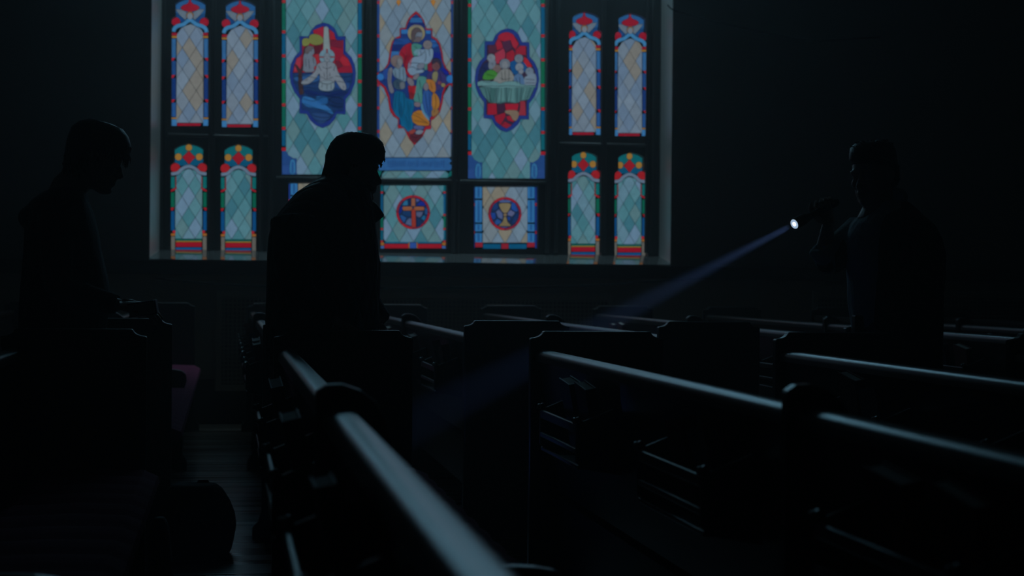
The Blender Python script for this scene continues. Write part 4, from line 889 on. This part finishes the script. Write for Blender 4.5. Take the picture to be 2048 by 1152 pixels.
# --- man in the parka, centre
YP = 6.72
def parka_extra(body, top):
    top.tube([px(676, 356), px(692, 380), px(700, 400)], [.06, .09, .11], 14)
    top.ball(px(662, 380), (.07, .15, .06))
hm_ = [(-.02,.16,0,.10,.60),(-.20,.32,0,.25,.575),(-.345,.42,0,.34,.49),(-.425,.475,0,.39,.37),(-.465,.485,0,.405,.25),(-.485,.45,0,.40,.16),(-.475,.25,0,.39,.06),(-.485,.08,0,.37,-.04),(-.50,.0,0,.35,-.14),(-.505,-.06,0,.30,-.24),(-.49,-.12,0,.22,-.31)]
def man():
    r, off, Mx = person('heavy set man in a dark quilted parka leaning on the near pew end, centre', YP, (676, 376), (707, 338), 0, math.radians(7), .236,
      [(352,644,700,.09),(366,622,728,.15),(386,592,742,.20),(419,563,747,.25),(444,545,750,.27),(473,537,754,.28),(511,534,757,.285),(557,533,756,.285),(602,532,757,.28),(640,530,758,.275),(700,532,758,.26),(760,540,752,.24)],
      (hm_, 9, 300, (.16, -.6), .10), M_parka, 'quilted_parka',
      [dict(joints=[px(592, 440, -.2), px(590, 590, -.27), px(672, 640, -.30)], d=(.75, -.1, -.5), pn=(-.4, 0, -1), curl=.3, sleeve=.97, side=-1, r=(.085, .07, .05)),
       dict(joints=[px(640, 440, .2), px(715, 590, .26), px(760, 648, .2)], d=(.5, 0, -.7), pn=(-.6, 0, -.6), curl=.4, sleeve=.97, r=(.085, .068, .05))],
      (-.03, .03), extra_body=parka_extra)
    cl = MB()
    for dy in (-.075, .065):
        pts = [px(x, y) for x, y in ((690, 392), (722, 396), (746, 404), (760, 420), (767, 431), (764, 435), (750, 446), (741, 452), (715, 445), (695, 425))]
        n = len(pts); cl.add([p-off+Vector((0, dy+(.03 if dy < 0 else -.03)*((p.x-pts[0].x)/.14), 0)) for p in pts]+[p-off+Vector((0, dy+.014+(.03 if dy < 0 else -.03)*((p.x-pts[0].x)/.14), 0)) for p in pts],
               [tuple(range(n)), tuple(range(2*n-1, n-1, -1))]+[(i, i+n, (i+1) % n+n, (i+1) % n) for i in range(n)])
    cl.build('collar', M_parka, r, bevel=.004)
    z0, z1 = px(741, 452), px(757, 600)
    MB().tube([(z0.x-off.x+.002, 0, z0.z), ((z1.x-off.x)+.003, 0, (z0.z+z1.z)/2), (z1.x-off.x+.001, 0, z1.z)], .004, 6).build('zip', M_brass, r)
    zp = px(738, 464, -.12)-off; MB().ball(zp, (.004, .004, .004)).build('snap_button', M_brass, r)
man()
# --- man with the flashlight, right
YP = 7.0
hr = [(-.08,.10,0,.10,.57),(-.28,.28,0,.26,.555),(-.38,.38,0,.34,.49),(-.44,.42,0,.365,.39),(-.46,.43,0,.37,.28),(-.46,.34,0,.365,.19),(-.455,.12,0,.36,.10),(-.44,.02,0,.35,.0),(-.42,-.07,0,.33,-.12),(-.38,-.12,0,.27,-.22)]
def torchman():
    def ex(body, top):
        top.ball(px(1790, 396), (.04, .11, .045))
    hand = px(1647, 428, .02)
    r, off, Mx = person('man with short quiff raising a lit flashlight, dark jacket over pale shirt, at right', YP, (1765, 398), (1747, 350), math.radians(180+34), math.radians(7), .250,
      [(402,1750,1802,.08),(416,1742,1816,.13),(432,1724,1834,.15),(448,1708,1840,.16),(470,1698,1846,.165),(500,1697,1846,.165),(533,1698,1846,.165),(565,1700,1846,.16),(601,1700,1846,.155),(640,1706,1846,.155),(665,1710,1846,.15)],
      (hr, 21, 260, (-.02, .35), .09), M_shirt, 'shirt',
      [dict(joints=[px(1722, 462, .12), px(1646, 520, .07), px(1657, 447, .055)], d=(-.32, 0, .94), pn=(0, -1, 0), curls=(.95, 1.0, 1.0, .95), sleeve=.25, side=1, r=(.066, .068, .054)),
       dict(joints=[px(1826, 462, -.16), px(1848, 590, -.18), px(1832, 672, -.18)], d=(-.15, 0, -1), pn=(.3, .6, 0), curl=.3, sleeve=.97, side=-1, r=(.048, .044, .036))],
      (.05, -.05), extra_body=ex)
    j = MB(); rows = [(404,1778,1808,.10),(416,1764,1820,.145),(432,1738,1834,.20),(452,1726,1856,.24),(480,1720,1870,.255),(510,1718,1878,.255),(556,1718,1876,.25),(601,1717,1874,.245),(646,1718,1874,.24),(714,1720,1872,.235),(760,1722,1870,.23)]
    lo = []
    for (y, xl, xr, hd) in rows:
        a, b_ = at(xl, y, YP), at(xr, y, YP); lo.append((a.x, b_.x, YP, hd, (a.z+b_.z)/2))
    j.loft(lo, 30, None, 2.1)
    a, b_, c = px(1822, 464, -.17), px(1846, 590, -.20), px(1834, 660, -.2)
    j.tube([a, (a+b_)/2, b_, c], [.072, .07, .062, .05], 14)
    a, b_, c = px(1722, 452, .10), px(1664, 512, .06), px(1644, 515, .05)
    j.tube([px(1750, 452, .12), px(1700, 490, .09), px(1662, 518, .07), px(1646, 516, .06)], [.075, .07, .068, .06], 14)
    j.v = [v-off for v in j.v]; j.remesh('jacket', .008, M_coat, r, 3)
    p = px(1716, 652, -.06)-off
    MB().box(p-Vector((.02, .02, .03)), p+Vector((.02, .02, .045))).build('belt_pouch', M_torch, r, bevel=.005)
torchman()
# flashlight
tail, lens = at(1672, 405, 7.06), at(1588, 448.5, 6.93)
ax = (lens-tail).normalized(); L = (lens-tail).length
fl_ = empty('flashlight', tail, 'lit black metal flashlight held up by the man at right', 'flashlight')
q = ax.to_track_quat('Z', 'Y'); fl_.rotation_mode = 'QUATERNION'; fl_.rotation_quaternion = q
def lathe(prof, n=24):
    v = []; f = []
    for r, z in prof:
        for k in range(n): v.append((r*math.cos(2*math.pi*k/n), r*math.sin(2*math.pi*k/n), z))
    for i in range(len(prof)-1):
        for k in range(n): f.append((i*n+k, i*n+(k+1) % n, (i+1)*n+(k+1) % n, (i+1)*n+k))
    return MB().add(v, f)
lathe([(0, -.01), (.012, -.01), (.0165, -.004), (.0165, .03), (.0145, .032), (.0145, L*.62), (.019, L*.70), (.0235, L*.78), (.0245, L-.006), (.0245, L), (.0215, L), (.0215, L-.004), (.006, L-.03), (0, L-.03)]).build('casing', M_torch, fl_, True)
me_ = bpy.data.materials.new('lamp_lens'); me_.use_nodes = True; bb = me_.node_tree.nodes['Principled BSDF']; bb.inputs['Emission Color'].default_value = (.55, .75, 1, 1); bb.inputs['Emission Strength'].default_value = .6; bb.inputs['Base Color'].default_value = (.2, .2, .25, 1)
lathe([(.0, L-.003), (.0205, L-.003)]).build('lens', me_, fl_)
mb_ = bpy.data.materials.new('lamp_led'); mb_.use_nodes = True; bb = mb_.node_tree.nodes['Principled BSDF']; bb.inputs['Emission Color'].default_value = (.9, .95, 1, 1); bb.inputs['Emission Strength'].default_value = 1.6
MB().ball((0, 0, L-.001), (.0095, .0095, .002), nu=12, nv=6).build('led', mb_, fl_)
ld = bpy.data.lights.new('flashlight_beam', 'SPOT'); ld.energy = TORCH; ld.color = (.19, .37, 1.0); ld.spot_size = math.radians(7.0); ld.spot_blend = .6; ld.shadow_soft_size = .013
lo_ = bpy.data.objects.new('flashlight_beam', ld); COL.objects.link(lo_)
tgt = at(830, 845, 6.75); dv = (tgt-lens).normalized()
lo_.location = lens+dv*.012; lo_.rotation_mode = 'QUATERNION'; lo_.rotation_quaternion = (-dv).to_track_quat('Z', 'Y')
# ------------------------------------------------------------------ bags on the floor
def bag():
    Y = 7.55; B = lambda x, y: at(x, y, Y)
    c = B(402, 1100); e = empty('backpack', (c.x, Y, 0), 'black rounded backpack standing on the aisle floor beside the left pews', 'backpack')
    rows = []
    for y, xl, xr, hd in ((965, 372, 422, .03), (968, 344, 434, .08), (978, 334, 446, .11), (1000, 331, 460, .13), (1025, 330, 470, .14), (1050, 330, 473, .14), (1078, 331, 468, .135), (1098, 332, 463, .13), (1106, 335, 460, .12)):
        a, b_ = B(xl, y), B(xr, y); rows.append((a.x-c.x, b_.x-c.x, 0, hd, max(.004, (a.z+b_.z)/2)))
    rows[-1] = rows[-1][:4]+(.004,)
    m = MB().loft(rows, 28, None, 2.4); m.remesh('bag_body', .008, M_bag, e, 2)
    t = B(405, 968); MB().tube([(t.x-c.x-.03, 0, t.z-.01), (t.x-c.x-.015, 0, t.z+.012), (t.x-c.x+.02, 0, t.z+.012), (t.x-c.x+.035, 0, t.z-.012)], .006, 8).build('grab_handle', M_bag, e, True)
    MB().tube([(-.10, -.135, .05), (-.11, -.15, .15), (-.08, -.135, .24)], .012, 8).build('shoulder_strap', M_bag, e, True)
    MB().box((-.07, -.152, .05), (.08, -.132, .16)).build('front_pocket', M_bag, e, bevel=.01)
bag()
def tote():
    Y = 6.37; c = at(318, 1120, Y); e = empty('tote_bag', (c.x, Y, 0), 'grey canvas bag by the front of the leftmost near pew cushion', 'bag')
    rows = []
    for y, xl, xr, hd in ((1034, 310, 329, .03), (1045, 302, 336, .05), (1070, 296, 340, .07), (1110, 292, 344, .08), (1150, 290, 346, .085)):
        a, b_ = at(xl, y, Y), at(xr, y, Y); rows.append((a.x-c.x, b_.x-c.x, 0, hd, (a.z+b_.z)/2))
    rows.append((rows[-1][0], rows[-1][1], 0, .085, .004))
    MB().loft(rows, 24, None, 2.6).remesh('bag_body', .008, M_gbag, e, 2)
    p = at(325, 1093, Y)-Vector((c.x, Y, 0))
    MB().box((p.x-.006, -.085, p.z-.03), (p.x+.004, -.07, p.z+.03)).build('buckle', M_brass, e, bevel=.002)
tote()

# ------------------------------------------------------------------ coat draped over the backrest at the left edge
def coat():
    e = empty('coat', (-.765, 5.85, .45), 'blue grey coat draped over the backrest at the far left edge of the photo', 'coat')
    m = MB(); rnd = random.Random(4)
    def sheet(path, y0, y1, ph):
        n = 14; v = []; f = []
        for i in range(n+1):
            t = i/n; y = y0+(y1-y0)*t
            for k, (x, z) in enumerate(path):
                q = math.sin(t*17+ph)*.006*(1+k*.12); v.append((x+q*(1 if k > len(path)//2 else -1), y-5.85, z-.45+math.sin(t*9+ph)*.008*(k in (0, len(path)-1))))
        c = len(path)
        for i in range(n):
            for k in range(c-1): f.append((i*c+k, i*c+k+1, (i+1)*c+k+1, (i+1)*c+k))
        m.add(v, f)
    sheet([(-.10, .48), (-.095, .60), (-.085, .75), (-.075, .88), (-.065, .935), (-.03, .947), (.0, .946), (.018, .93), (.025, .86), (.05, .74), (.075, .60), (.085, .54)], 5.62, 6.12, .4)
    o = m.build('cloth', mat('blue_grey_wool', (.34, .46, .54), .85, bump=((30, 30, 30), .2, .004)), e, True)
    so_ = o.modifiers.new('thickness', 'SOLIDIFY'); so_.thickness = .008
    MB().tube([(-.085, -.2, .49), (-.03, -.21, .505), (.02, -.2, .495)], .012, 8).build('collar', o.data.materials[0], e, True)
coat()
